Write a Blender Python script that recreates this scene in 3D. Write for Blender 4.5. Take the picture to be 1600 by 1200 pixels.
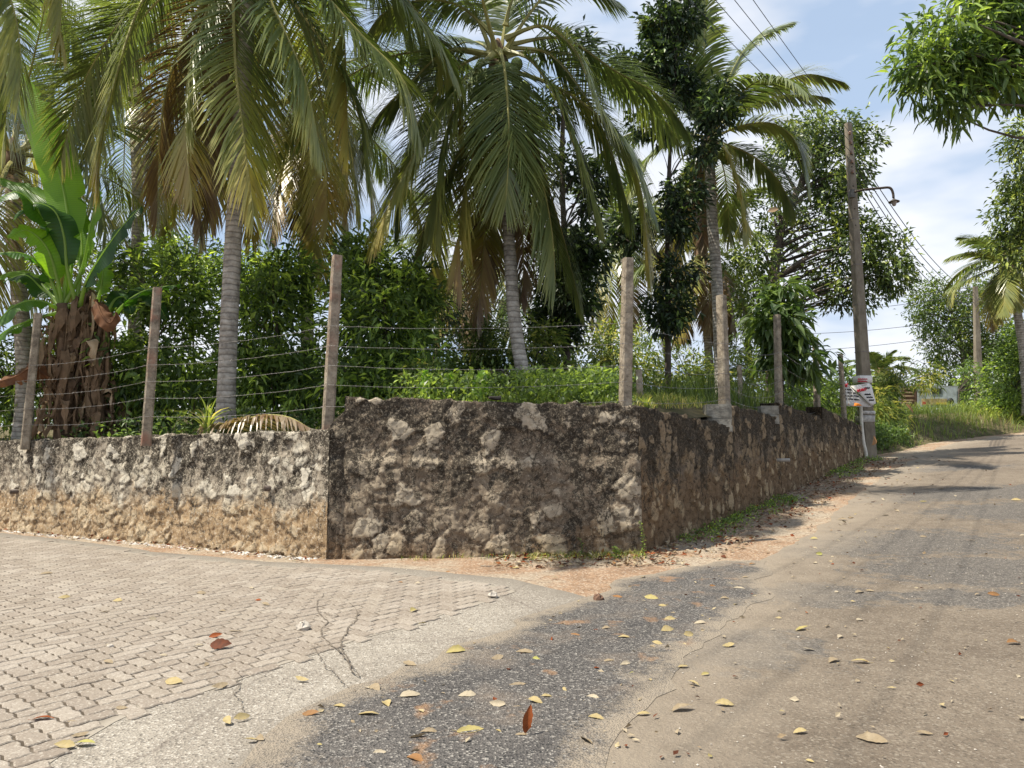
import bpy, math, random
import numpy as np
from mathutils import Vector, noise as mnoise
from mathutils.geometry import delaunay_2d_cdt
R = math.radians
rng = np.random.default_rng(7)
random.seed(7)
SC = bpy.context.scene
for o in list(bpy.data.objects): bpy.data.objects.remove(o)

# ------------------------------------------------------------------ camera, sky, sun, exposure
PITCH, FPX = R(6.4), 1200.0          # eye level is z = 0
cd = bpy.data.cameras.new('camera'); cam = bpy.data.objects.new('camera', cd)
SC.collection.objects.link(cam); SC.camera = cam
cd.sensor_width = 36; cd.lens = 36 * FPX / 1600; cd.clip_start = .05; cd.clip_end = 2000
cam.location = (0, 0, 0); cam.rotation_euler = (R(90) + PITCH, 0, 0)
SUN = Vector((-.46, -.13, .88)).normalized()
sl = bpy.data.lights.new('sun', 'SUN'); sl.energy = 4.9; sl.angle = R(.53); sl.color = (1, .93, .80)
so = bpy.data.objects.new('sun', sl); SC.collection.objects.link(so)
so.rotation_euler = SUN.to_track_quat('Z', 'Y').to_euler()
SC.view_settings.view_transform = 'Standard'; SC.view_settings.look = 'None'
SC.view_settings.exposure = 0.78; SC.view_settings.gamma = 1
W = bpy.data.worlds.new('World'); SC.world = W; W.use_nodes = True
nt = W.node_tree; nt.nodes.clear()
wo = nt.nodes.new('ShaderNodeOutputWorld'); bg = nt.nodes.new('ShaderNodeBackground')
sky = nt.nodes.new('ShaderNodeTexSky'); sky.sky_type = 'NISHITA'; sky.sun_disc = False
sky.sun_elevation = math.asin(SUN.z); sky.sun_rotation = math.atan2(SUN.x, SUN.y)
tc = nt.nodes.new('ShaderNodeTexCoord'); mp = nt.nodes.new('ShaderNodeMapping'); mp.inputs['Scale'].default_value = (1, 1, 2.6)
mp.inputs['Location'].default_value = (.35, .1, .55)
n1 = nt.nodes.new('ShaderNodeTexNoise'); n1.inputs['Scale'].default_value = 1.5; n1.inputs['Detail'].default_value = 7; n1.inputs['Roughness'].default_value = .52
n1.inputs['Distortion'].default_value = .25
rp = nt.nodes.new('ShaderNodeValToRGB'); rp.color_ramp.elements[0].position = .40; rp.color_ramp.elements[1].position = .60
rp.color_ramp.elements[0].color = (.8,)*3 + (1,); rp.color_ramp.elements[1].color = (.92,)*3 + (1,)
n2 = nt.nodes.new('ShaderNodeTexNoise'); n2.inputs['Scale'].default_value = 2.3; n2.inputs['Detail'].default_value = 5
rc = nt.nodes.new('ShaderNodeValToRGB'); rc.color_ramp.elements[0].position = .44; rc.color_ramp.elements[1].position = .56
rc.color_ramp.elements[0].color = (4.3, 5.5, 7.3, 1); rc.color_ramp.elements[1].color = (8.4, 8.6, 9.1, 1)
mx = nt.nodes.new('ShaderNodeMixRGB')
nt.links.new(tc.outputs['Generated'], mp.inputs[0]); nt.links.new(mp.outputs[0], n1.inputs[0]); nt.links.new(mp.outputs[0], n2.inputs[0])
nt.links.new(n1.outputs[0], rp.inputs[0]); nt.links.new(n2.outputs[0], rc.inputs[0])
nt.links.new(rp.outputs[0], mx.inputs[0]); nt.links.new(sky.outputs[0], mx.inputs[1]); nt.links.new(rc.outputs[0], mx.inputs[2])
nt.links.new(mx.outputs[0], bg.inputs[0]); bg.inputs[1].default_value = .075; nt.links.new(bg.outputs[0], wo.inputs[0])

# ------------------------------------------------------------------ geometry helpers
cp, sp = math.cos(PITCH), math.sin(PITCH)
def P(px, py, d):
    "point seen at photo pixel (px, py) whose forward distance is d"
    u, v = (px - 800) / FPX, (600 - py) / FPX
    r = np.array([u, cp - sp * v, sp + cp * v])
    return r * (d / r[1])
def G(x, y):
    "level lane on the left, road climbing along the right-hand wall"
    x = np.clip(np.asarray(x, float), -60, 40); y = np.asarray(y, float)
    ys = np.where(y < 27, y, 27 + (y - 27) * .42); ys = np.clip(ys, -6, 27 + 33 * .42)
    s = .56 * (x - 1.42) + .83 * (ys - 8.5)
    sf = 1.2; rise = sf * np.logaddexp(0, np.minimum(s, 32) / sf)
    return -1.16 + .0037 * x + .023 * ys + .075 * rise
def GP(px, py):
    u, v = (px - 800) / FPX, (600 - py) / FPX
    r = np.array([u, cp - sp * v, sp + cp * v]); r /= r[1]
    lo, hi = 1.0, 27.0
    f = lambda t: r[2] * t - float(G(r[0] * t, t))
    if f(hi) > 0: return r[0] * 26, 26.0
    for _ in range(50):
        m = (lo + hi) / 2
        if f(m) > 0: lo = m
        else: hi = m
    return r[0] * lo, lo
def nrm(a): return a / np.maximum(np.linalg.norm(a, axis=-1, keepdims=True), 1e-9)

def mesh(name, V, F, mats, loc=(0, 0, 0), attrs=None, smooth=True, mi=None, parent=None):
    V = np.asarray(V, float) - np.array(loc, float)
    Fs = F if isinstance(F, list) else [F]
    Fs = [np.asarray(f, np.int32) for f in Fs if len(f)]
    me = bpy.data.meshes.new(name)
    me.vertices.add(len(V)); me.vertices.foreach_set('co', V.astype(np.float32).ravel())
    tot = np.concatenate([np.full(len(f), f.shape[1], np.int32) for f in Fs])
    idx = np.concatenate([f.ravel() for f in Fs]).astype(np.int32)
    me.loops.add(len(idx)); me.loops.foreach_set('vertex_index', idx)
    me.polygons.add(len(tot)); st = np.zeros(len(tot), np.int32); st[1:] = np.cumsum(tot)[:-1]
    me.polygons.foreach_set('loop_start', st); me.polygons.foreach_set('loop_total', tot)
    if mi is not None: me.polygons.foreach_set('material_index', np.asarray(mi, np.int32))
    me.polygons.foreach_set('use_smooth', np.full(len(tot), smooth, bool))
    for m in (mats if isinstance(mats, (list, tuple)) else [mats]): me.materials.append(m)
    for k, a in (attrs or {}).items():
        a = np.asarray(a, np.float32)
        if a.ndim == 2:
            at = me.attributes.new(k, 'FLOAT_VECTOR', 'POINT'); at.data.foreach_set('vector', a.ravel())
        else:
            at = me.attributes.new(k, 'FLOAT', 'POINT'); at.data.foreach_set('value', a)
    me.update(calc_edges=True); me.validate()
    ob = bpy.data.objects.new(name, me); SC.collection.objects.link(ob)
    if parent is not None: ob.parent = parent
    else: ob.location = loc
    return ob
def tag(o, label=None, cat=None, group=None, kind=None):
    if label: o['label'] = label
    if cat: o['category'] = cat
    if group: o['group'] = group
    if kind: o['kind'] = kind
    return o
class Thing:
    def __init__(s, name, label, cat, loc, group=None):
        s.o = bpy.data.objects.new(name, None); SC.collection.objects.link(s.o)
        s.loc = tuple(float(c) for c in loc); s.o.location = s.loc; s.o.empty_display_size = .2
        tag(s.o, label, cat, group)
    def part(s, name, V, F, mat, parent=None, **k):
        return mesh(name, V, F, mat, loc=s.loc, parent=parent or s.o, **k)
def single(name, label, cat, loc, V, F, mat, group=None, **k):
    return tag(mesh(name, V, F, mat, loc=loc, **k), label, cat, group)

def cat_geo(parts):
    "merge (V, [F..]) tuples"
    Vs, Q, T, n = [], [], [], 0
    for V, Fl in parts:
        for f in (Fl if isinstance(Fl, list) else [Fl]):
            f = np.asarray(f)
            if len(f): (Q if f.shape[1] == 4 else T).append(f + n)
        Vs.append(V); n += len(V)
    F = []
    if Q: F.append(np.concatenate(Q))
    if T: F.append(np.concatenate(T))
    return np.concatenate(Vs), F
def tube(path, rad, n=8, jit=0, cap=True, squash=None):
    path = np.asarray(path, float); m = len(path)
    rad = np.broadcast_to(np.asarray(rad, float), (m,))
    T = nrm(np.gradient(path, axis=0))
    ref = np.array([1., 0, 0]) if abs(T[0][0]) < .8 else np.array([0, 1., 0])
    A = nrm(np.cross(T, ref)); B = np.cross(T, A)
    a = np.arange(n) * 2 * np.pi / n
    r = rad[:, None] * (1 + jit * rng.standard_normal((m, n)))
    V = path[:, None] + r[..., None] * (np.cos(a)[None, :, None] * A[:, None] + np.sin(a)[None, :, None] * B[:, None])
    V = V.reshape(-1, 3)
    i = np.arange(m - 1)[:, None] * n; j = np.arange(n)[None]; j2 = (j + 1) % n
    F = np.stack([i + j, i + j2, i + n + j2, i + n + j], -1).reshape(-1, 4)
    if cap:
        V = np.concatenate([V, path[:1], path[-1:]]); k = np.arange(n)
        F = [F, np.concatenate([np.stack([np.full(n, m * n), (k + 1) % n, k], -1), np.stack([np.full(n, m * n + 1), (m - 1) * n + k, (m - 1) * n + (k + 1) % n], -1)])]
    else: F = [F]
    return V, F
def spline(pts, n):
    pts = np.asarray(pts, float); m = len(pts)
    if m == 2: return pts[0] + (pts[1] - pts[0]) * np.linspace(0, 1, n)[:, None]
    t = np.linspace(0, m - 1, n); i = np.clip(t.astype(int), 0, m - 2); f = (t - i)[:, None]
    p0 = pts[np.clip(i - 1, 0, m - 1)]; p1 = pts[i]; p2 = pts[i + 1]; p3 = pts[np.clip(i + 2, 0, m - 1)]
    return .5 * ((2 * p1) + (-p0 + p2) * f + (2 * p0 - 5 * p1 + 4 * p2 - p3) * f**2 + (-p0 + 3 * p1 - 3 * p2 + p3) * f**3)
def box(c0, c1, sx, sy, sx2=None, sy2=None, ch=.0, segs=1, ax=None, jit=0):
    "chamfered square column from c0 to c1"
    sx2 = sx2 or sx; sy2 = sy2 or sy
    c0 = np.array(c0, float); c1 = np.array(c1, float)
    X = np.array(ax if ax is not None else [1., 0, 0]); X = X / np.linalg.norm(X); Y = np.array([-X[1], X[0], 0])
    rows = []
    for k in range(segs + 1):
        t = k / segs; hx = (sx + (sx2 - sx) * t) / 2; hy = (sy + (sy2 - sy) * t) / 2; c = c0 + (c1 - c0) * t
        pr = [(-hx + ch, -hy), (hx - ch, -hy), (hx, -hy + ch), (hx, hy - ch), (hx - ch, hy), (-hx + ch, hy), (-hx, hy - ch), (-hx, -hy + ch)]
        rows.append([c + X * a + Y * b for a, b in pr])
    V = np.array(rows).reshape(-1, 3)
    if jit: V = V + rng.standard_normal(V.shape) * jit
    F = [[k * 8 + i, k * 8 + (i + 1) % 8, (k + 1) * 8 + (i + 1) % 8, (k + 1) * 8 + i] for k in range(segs) for i in range(8)]
    V = np.concatenate([V, [c0, c1]]); nb = (segs + 1) * 8
    T = [[nb, (i + 1) % 8, i] for i in range(8)] + [[nb + 1, segs * 8 + i, segs * 8 + (i + 1) % 8] for i in range(8)]
    return V, [np.array(F), np.array(T)]
def lathe(c, prof, n=16, axis=(0, 0, 1)):
    V = []; a = np.arange(n) * 2 * np.pi / n
    for r, z in prof: V.append(np.stack([r * np.cos(a), r * np.sin(a), np.full(n, z)], -1))
    V = np.concatenate(V) + np.array(c)
    m = len(prof); i = np.arange(m - 1)[:, None] * n; j = np.arange(n)[None]
    return V, [np.stack([i + j, i + (j + 1) % n, i + n + (j + 1) % n, i + n + j], -1).reshape(-1, 4)]

# ------------------------------------------------------------------ material helpers
class M:
    def __init__(s, name):
        s.m = bpy.data.materials.new(name); s.m.use_nodes = True; s.t = s.m.node_tree; s.t.nodes.clear()
        s.co = s.n('TexCoord').outputs['Object']
    def n(s, ty): return s.t.nodes.new('ShaderNode' + ty)
    def set(s, sock, v):
        if hasattr(v, 'is_linked') or isinstance(v, bpy.types.NodeSocket): s.t.links.new(v, sock)
        elif isinstance(v, (tuple, list)): sock.default_value = tuple(v) + ((1,) if len(v) == 3 and sock.type == 'RGBA' else ())
        else: sock.default_value = v
    def map(s, scale, vec=None):
        k = s.n('Mapping'); s.set(k.inputs[0], vec or s.co); k.inputs['Scale'].default_value = scale; return k.outputs[0]
    def noise(s, sc, det=4, ro=.55, di=0, vec=None, out=0):
        k = s.n('TexNoise'); s.set(k.inputs['Vector'], vec or s.co)
        k.inputs['Scale'].default_value = sc; k.inputs['Detail'].default_value = det; k.inputs['Roughness'].default_value = ro; k.inputs['Distortion'].default_value = di
        return k.outputs[out]
    def vor(s, sc, feat='F1', vec=None, out='Distance', rnd=1):
        k = s.n('TexVoronoi'); k.feature = feat; s.set(k.inputs['Vector'], vec or s.co); k.inputs['Scale'].default_value = sc
        k.inputs['Randomness'].default_value = rnd; return k.outputs[out]
    def ramp(s, f, st, interp='LINEAR'):
        k = s.n('ValToRGB'); s.set(k.inputs[0], f); e = k.color_ramp.elements; k.color_ramp.interpolation = interp
        while len(e) < len(st): e.new(.5)
        for i, (p, c) in enumerate(st):
            e[i].position = p; e[i].color = (c, c, c, 1) if not isinstance(c, tuple) else c + (1,)
        return k.outputs[0]
    def mix(s, f, a, b, mode='MIX'):
        k = s.n('MixRGB'); k.blend_type = mode; s.set(k.inputs[0], f); s.set(k.inputs[1], a); s.set(k.inputs[2], b); return k.outputs[0]
    def math(s, op, a, b=0., c=0.):
        k = s.n('Math'); k.operation = op; s.set(k.inputs[0], a); s.set(k.inputs[1], b); s.set(k.inputs[2], c); return k.outputs[0]
    def attr(s, nm, out='Fac'):
        k = s.n('Attribute'); k.attribute_name = nm; return k.outputs[out]
    def bump(s, h, st=.5, dist=.02, nrm=None):
        k = s.n('Bump'); s.set(k.inputs['Height'], h); k.inputs['Strength'].default_value = st; k.inputs['Distance'].default_value = dist
        if nrm: s.set(k.inputs['Normal'], nrm)
        return k.outputs[0]
    def done(s, col, rough=.85, nrm=None, spec=.3, metal=0, trans=0, tcol=None):
        b = s.n('BsdfPrincipled'); s.set(b.inputs['Base Color'], col); s.set(b.inputs['Roughness'], rough)
        b.inputs['Specular IOR Level'].default_value = spec; b.inputs['Metallic'].default_value = metal
        if nrm: s.set(b.inputs['Normal'], nrm)
        o = s.n('OutputMaterial'); sh = b.outputs[0]
        if trans:
            t = s.n('BsdfTranslucent'); s.set(t.inputs[0], tcol if tcol is not None else col)
            k = s.n('MixShader'); k.inputs[0].default_value = trans
            s.t.links.new(sh, k.inputs[1]); s.t.links.new(t.outputs[0], k.inputs[2]); sh = k.outputs[0]
        s.t.links.new(sh, o.inputs[0]); return s.m

def foliage(name, stops, trans=.40, rough=.42, spec=.45, gain=1.8):
    stops = [(p, tuple(v * 2.4 for v in c)) for p, c in stops]
    m = M(name); c = m.ramp(m.attr('rnd'), stops)
    c = m.mix(.5, c, m.ramp(m.noise(.9, 2), [(.3, .55), (.7, 1.0)]), 'MULTIPLY')
    tcol = m.mix(1, c, (gain * 1.2, gain * 1.12, gain * .6), 'MULTIPLY')
    return m.done(c, rough, spec=spec, trans=trans, tcol=tcol)

# --- plain materials
def simple(name, col, rough=.8, var=.25, sc=8, metal=0, bs=.3, bd=.005, spec=.3):
    m = M(name); n = m.noise(sc, 5, .6)
    c = m.mix(m.ramp(n, [(.3, 0.), (.7, 1.)]), tuple(v * (1 - var) for v in col), tuple(min(1, v * (1 + var)) for v in col))
    return m.done(c, rough, m.bump(m.noise(sc * 6, 3), bs, bd), metal=metal, spec=spec)

def mat_palm():
    m = M('palm_frond')
    c = m.ramp(m.attr('age'), [(0, (.066, .096, .038)), (.18, (.125, .155, .050)), (.36, (.23, .24, .07)), (.55, (.34, .29, .075)), (.72, (.29, .19, .07)), (.86, (.15, .09, .05)), (1, (.30, .24, .17))])
    t = m.mix(1, c, (1.8, 2.0, .9), 'MULTIPLY')
    return m.done(c, .34, spec=.6, trans=.28, tcol=t)
PALM = mat_palm()
RACHIS = simple('palm_midrib', (.26, .24, .08), .5, .3, 3)
def mat_palm_trunk():
    m = M('palm_bark'); v = m.map((1, 1, 1)); 
    ring = m.n('TexWave'); ring.bands_direction = 'Z'; ring.inputs['Scale'].default_value = 3.6; ring.inputs['Distortion'].default_value = 2.2; ring.inputs['Detail'].default_value = 2; ring.inputs['Detail Scale'].default_value = 2.2
    m.t.links.new(m.co, ring.inputs[0]); rg = ring.outputs[1]
    n = m.noise(7, 6, .65)
    c = m.ramp(n, [(.28, (.13, .115, .10)), (.48, (.32, .29, .25)), (.64, (.46, .42, .37)), (.78, (.62, .59, .53))])
    c = m.mix(m.ramp(rg, [(.0, .55), (.25, 0.)]), c, (.07, .058, .045))
    return m.done(c, .9, m.bump(m.math('ADD', rg, m.noise(40, 4)), .7, .012))
PTRUNK = mat_palm_trunk()
def mat_bark(name, a, b):
    m = M(name); n = m.noise(5, 6, .65, vec=m.map((1, 1, .35))); c = m.ramp(n, [(.3, a), (.7, b)])
    return m.done(c, .95, m.bump(m.noise(25, 5, vec=m.map((1, 1, .3))), .7, .02))
BARK = mat_bark('tree_bark', (.035, .028, .022), (.13, .105, .085))
BARKG = mat_bark('pale_bark', (.08, .07, .055), (.26, .23, .19))
MANGO = foliage('mango_leaves', [(0, (.021, .036, .013)), (.5, (.046, .076, .022)), (.85, (.10, .145, .034)), (1, (.20, .27, .05))])
DARKL = foliage('dark_leaves', [(0, (.006, .012, .006)), (.6, (.012, .022, .009)), (.92, (.026, .044, .014)), (1, (.08, .12, .03))], trans=.22)
BIGT = foliage('canopy_leaves', [(0, (.015, .025, .010)), (.55, (.036, .056, .017)), (.9, (.085, .115, .028)), (1, (.17, .20, .05))], trans=.28)
LIGHTL = foliage('light_leaves', [(0, (.024, .038, .012)), (.5, (.05, .075, .020)), (.85, (.095, .125, .03)), (1, (.19, .19, .055))], trans=.4)
NEARL = foliage('near_leaves', [(0, (.016, .032, .010)), (.5, (.038, .060, .017)), (.85, (.078, .112, .025)), (1, (.12, .17, .035))], trans=.42, gain=2.1)
GRASS = foliage('grass_blades', [(0, (.022, .035, .011)), (.5, (.055, .08, .02)), (.85, (.115, .14, .034)), (1, (.26, .22, .09))], trans=.4, rough=.5)
def mat_banana():
    m = M('banana_leaf'); a = m.attr('uvw', 'Vector'); sx = m.n('SeparateXYZ'); m.t.links.new(a, sx.inputs[0])
    st = m.n('TexWave'); st.bands_direction = 'X'; st.inputs['Scale'].default_value = 9; st.inputs['Distortion'].default_value = .6; m.t.links.new(a, st.inputs[0])
    c = m.ramp(m.attr('rnd'), [(0, (.02, .055, .02)), (.5, (.045, .12, .02)), (.8, (.12, .24, .025)), (1, (.22, .38, .04))])
    c = m.mix(.22, c, m.ramp(st.outputs[0], [(.2, .6), (.8, 1.)]), 'MULTIPLY')
    rib = m.ramp(m.math('ABSOLUTE', sx.outputs[1]), [(.03, 1.), (.07, 0.)])
    c = m.mix(rib, c, (.26, .36, .10)); t = m.mix(1, c, (2.1, 2.2, .6), 'MULTIPLY')
    return m.done(c, .38, m.bump(st.outputs[0], .3, .008), spec=.45, trans=.5, tcol=t)
BANANA = mat_banana()
def mat_dry():
    m = M('dry_leaf'); c = m.ramp(m.attr('rnd'), [(0, (.10, .065, .042)), (.5, (.27, .18, .11)), (.8, (.46, .33, .20)), (1, (.66, .54, .38))])
    c = m.mix(.6, c, m.ramp(m.noise(12, 4), [(.3, .5), (.7, 1.)]), 'MULTIPLY')
    return m.done(c, .85, spec=.15, trans=.15)
DRY = mat_dry()
RUSTLEAF = M('rusty_leaf'); _c = RUSTLEAF.ramp(RUSTLEAF.noise(9, 4), [(.3, (.10, .045, .022)), (.7, (.22, .10, .045))]); RUSTLEAF = RUSTLEAF.done(_c, .8, trans=.3)
def mat_fallen():
    m = M('fallen_leaf'); c = m.ramp(m.attr('rnd'), [(0, (.035, .018, .012)), (.18, (.24, .055, .012)), (.35, (.24, .125, .05)), (.5, (.26, .20, .125)), (.65, (.40, .34, .245)), (.8, (.37, .29, .13)), (.93, (.36, .32, .11)), (1, (.36, .40, .08))])
    c = m.mix(.55, c, m.ramp(m.noise(30, 4, .7), [(.28, .5), (.55, 1.)]), 'MULTIPLY')
    return m.done(c, .7, m.bump(m.noise(60, 2), .3, .003), spec=.2, trans=.12)
FALLEN = mat_fallen()

# --- ground family: every sheet fades at its border towards the same dust colour
DUST = (.265, .222, .172)
def speck(m, c, lo, hi, sc=95, amt=.8):
    v = m.vor(sc, out='Color'); s = m.n('SeparateColor'); m.t.links.new(v, s.inputs[0])
    c = m.mix(m.ramp(s.outputs[0], [(.80, 0.), (.9, amt)]), c, hi)
    return m.mix(m.ramp(s.outputs[1], [(.75, 0.), (.9, amt)]), c, lo)
def mat_ground():
    m = M('earth'); n = m.noise(1.3, 6, .6); 
    c = m.ramp(n, [(.3, (.20, .135, .090)), (.44, (.30, .20, .13)), (.56, (.32, .265, .20)), (.75, (.34, .30, .24))])
    c = m.mix(m.ramp(m.noise(16, 5, .7), [(.45, 0.), (.75, .6)]), c, (.15, .095, .06))
    c = speck(m, c, (.13, .085, .06), (.46, .40, .32), 60, .6)
    return m.done(c, .95, m.bump(m.math('ADD', m.noise(45, 6, .7), m.noise(9, 4)), .8, .02), spec=.1)
EARTH = mat_ground()
def mat_asphalt():
    m = M('asphalt'); n = m.noise(1.1, 5, .6); c = m.ramp(n, [(.3, (.066, .061, .059)), (.7, (.105, .096, .089))])
    c = speck(m, c, (.022, .022, .022), (.30, .28, .25), 110, .85)
    dusty = m.ramp(m.noise(2.3, 6, .65), [(.52, 0.), (.72, .55)]); c = m.mix(dusty, c, (.20, .16, .125))
    rust = m.ramp(m.noise(3.1, 4, .6, vec=m.map((1.3, 1, 1))), [(.60, 0.), (.68, .55)]); c = m.mix(rust, c, (.30, .17, .085))
    e = m.math('ADD', m.attr('edge'), m.math('ADD', m.math('MULTIPLY', m.math('SUBTRACT', m.noise(4, 7, .7), .5), .7), m.math('MULTIPLY', m.math('SUBTRACT', m.noise(60, 3, .7), .5), .5)))
    c = m.mix(m.ramp(e, [(.03, 1.), (.22, 0.)]), c, (.245, .206, .160))
    h = m.math('ADD', m.vor(110), m.noise(60, 4))
    return m.done(c, .85, m.bump(h, .8, .012), spec=.3)
ASPH = mat_asphalt()
def mat_road():
    m = M('worn_road'); n = m.noise(.7, 6, .62, .4)
    c = m.ramp(n, [(.28, (.110, .086, .065)), (.5, (.152, .122, .093)), (.72, (.20, .163, .124))])
    c = m.mix(m.ramp(m.noise(22, 8, .82), [(.50, 0.), (.64, .55)]), c, (.09, .07, .053)); sm = m.ramp(m.noise(4.5, 7, .72), [(.42, 0.), (.66, .6)]); c = m.mix(sm, c, (.22, .182, .14))
    brn = m.ramp(m.noise(2.2, 5, .7, vec=m.map((1.6, .6, 1))), [(.55, 0.), (.75, .5)]); c = m.mix(brn, c, (.125, .098, .076))
    c = speck(m, c, (.07, .058, .046), (.31, .27, .215), 95, .5)
    pt = m.math('ADD', m.attr('patch'), m.math('MULTIPLY', m.math('SUBTRACT', m.noise(4, 9, .82, .4), .5), 2.2))
    dark = speck(m, m.ramp(m.noise(14, 5, .7), [(.35, (.075, .07, .067)), (.7, (.14, .125, .11))]), (.03, .03, .03), (.28, .26, .23), 100, .7)
    c = m.mix(m.ramp(pt, [(.50, 0.), (.62, .85)]), c, dark)
    e = m.math('ADD', m.attr('edge'), m.math('MULTIPLY', m.math('SUBTRACT', m.noise(3, 6, .7), .5), 1.3))
    c = m.mix(m.ramp(e, [(.0, .85), (.9, 0.)]), c, DUST)
    h = m.math('ADD', m.math('MULTIPLY', m.noise(9, 8, .8), 2.2), m.math('ADD', m.math('MULTIPLY', m.vor(80), .3), m.noise(50, 4)))
    return m.done(c, .9, m.bump(h, .8, .014), spec=.2)
ROAD = mat_road()
def mat_conc():
    m = M('concrete_strip'); c = m.ramp(m.noise(1.6, 6, .65), [(.3, (.19, .165, .138)), (.7, (.29, .262, .222))])
    c = speck(m, c, (.10, .088, .074), (.44, .41, .36), 100, .7)
    e = m.math('ADD', m.attr('edge'), m.math('MULTIPLY', m.math('SUBTRACT', m.noise(6, 6, .7), .5), .5))
    c = m.mix(m.ramp(e, [(.0, .9), (.10, .6), (.34, 0.)]), c, (.17, .15, .125))
    cr = m.vor(.55, 'DISTANCE_TO_EDGE', vec=m.mix(.12, m.co, m.noise(3, 5, out=1))); k = m.ramp(cr, [(.0, .5), (.008, 0.)])
    c = m.mix(k, c, (.12, .10, .085))
    return m.done(c, .9, m.bump(m.math('ADD', m.vor(100), m.noise(40, 4)), .6, .010), spec=.2)
CONC = mat_conc()
def mat_paver():
    m = M('paver'); c = m.ramp(m.attr('rnd'), [(0, (.235, .200, .168)), (.5, (.268, .232, .197)), (1, (.315, .278, .238))])
    c = m.mix(.7, c, m.ramp(m.noise(2, 6, .7), [(.3, (.70, .66, .60)), (.7, (1., 1., 1.))]), 'MULTIPLY')
    c = speck(m, c, (.16, .135, .11), (.42, .385, .33), 120, .5)
    c = m.mix(m.ramp(m.noise(9, 5, .75), [(.58, 0.), (.74, .4)]), c, (.16, .135, .11))
    return m.done(c, .9, m.bump(m.noise(70, 5, .7), .7, .008), spec=.15)
PAVER = mat_paver()
GROUT = M('grout_sand'); _c = GROUT.mix(GROUT.ramp(GROUT.attr('edge'), [(.02, 1.), (.16, 0.)]), GROUT.ramp(GROUT.noise(12, 5), [(.3, (.05, .04, .03)), (.7, (.10, .08, .06))]), (.27, .24, .20)); GROUT = GROUT.done(_c, .95, GROUT.bump(GROUT.noise(60, 4), .5, .008), spec=.1)
GARDEN = M('garden_soil'); _c = GARDEN.ramp(GARDEN.noise(3, 6, .65), [(.3, (.045, .05, .02)), (.5, (.10, .085, .045)), (.75, (.19, .15, .09))]); GARDEN = GARDEN.done(_c, .95, GARDEN.bump(GARDEN.noise(20, 5), .8, .04), spec=.1)

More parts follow.
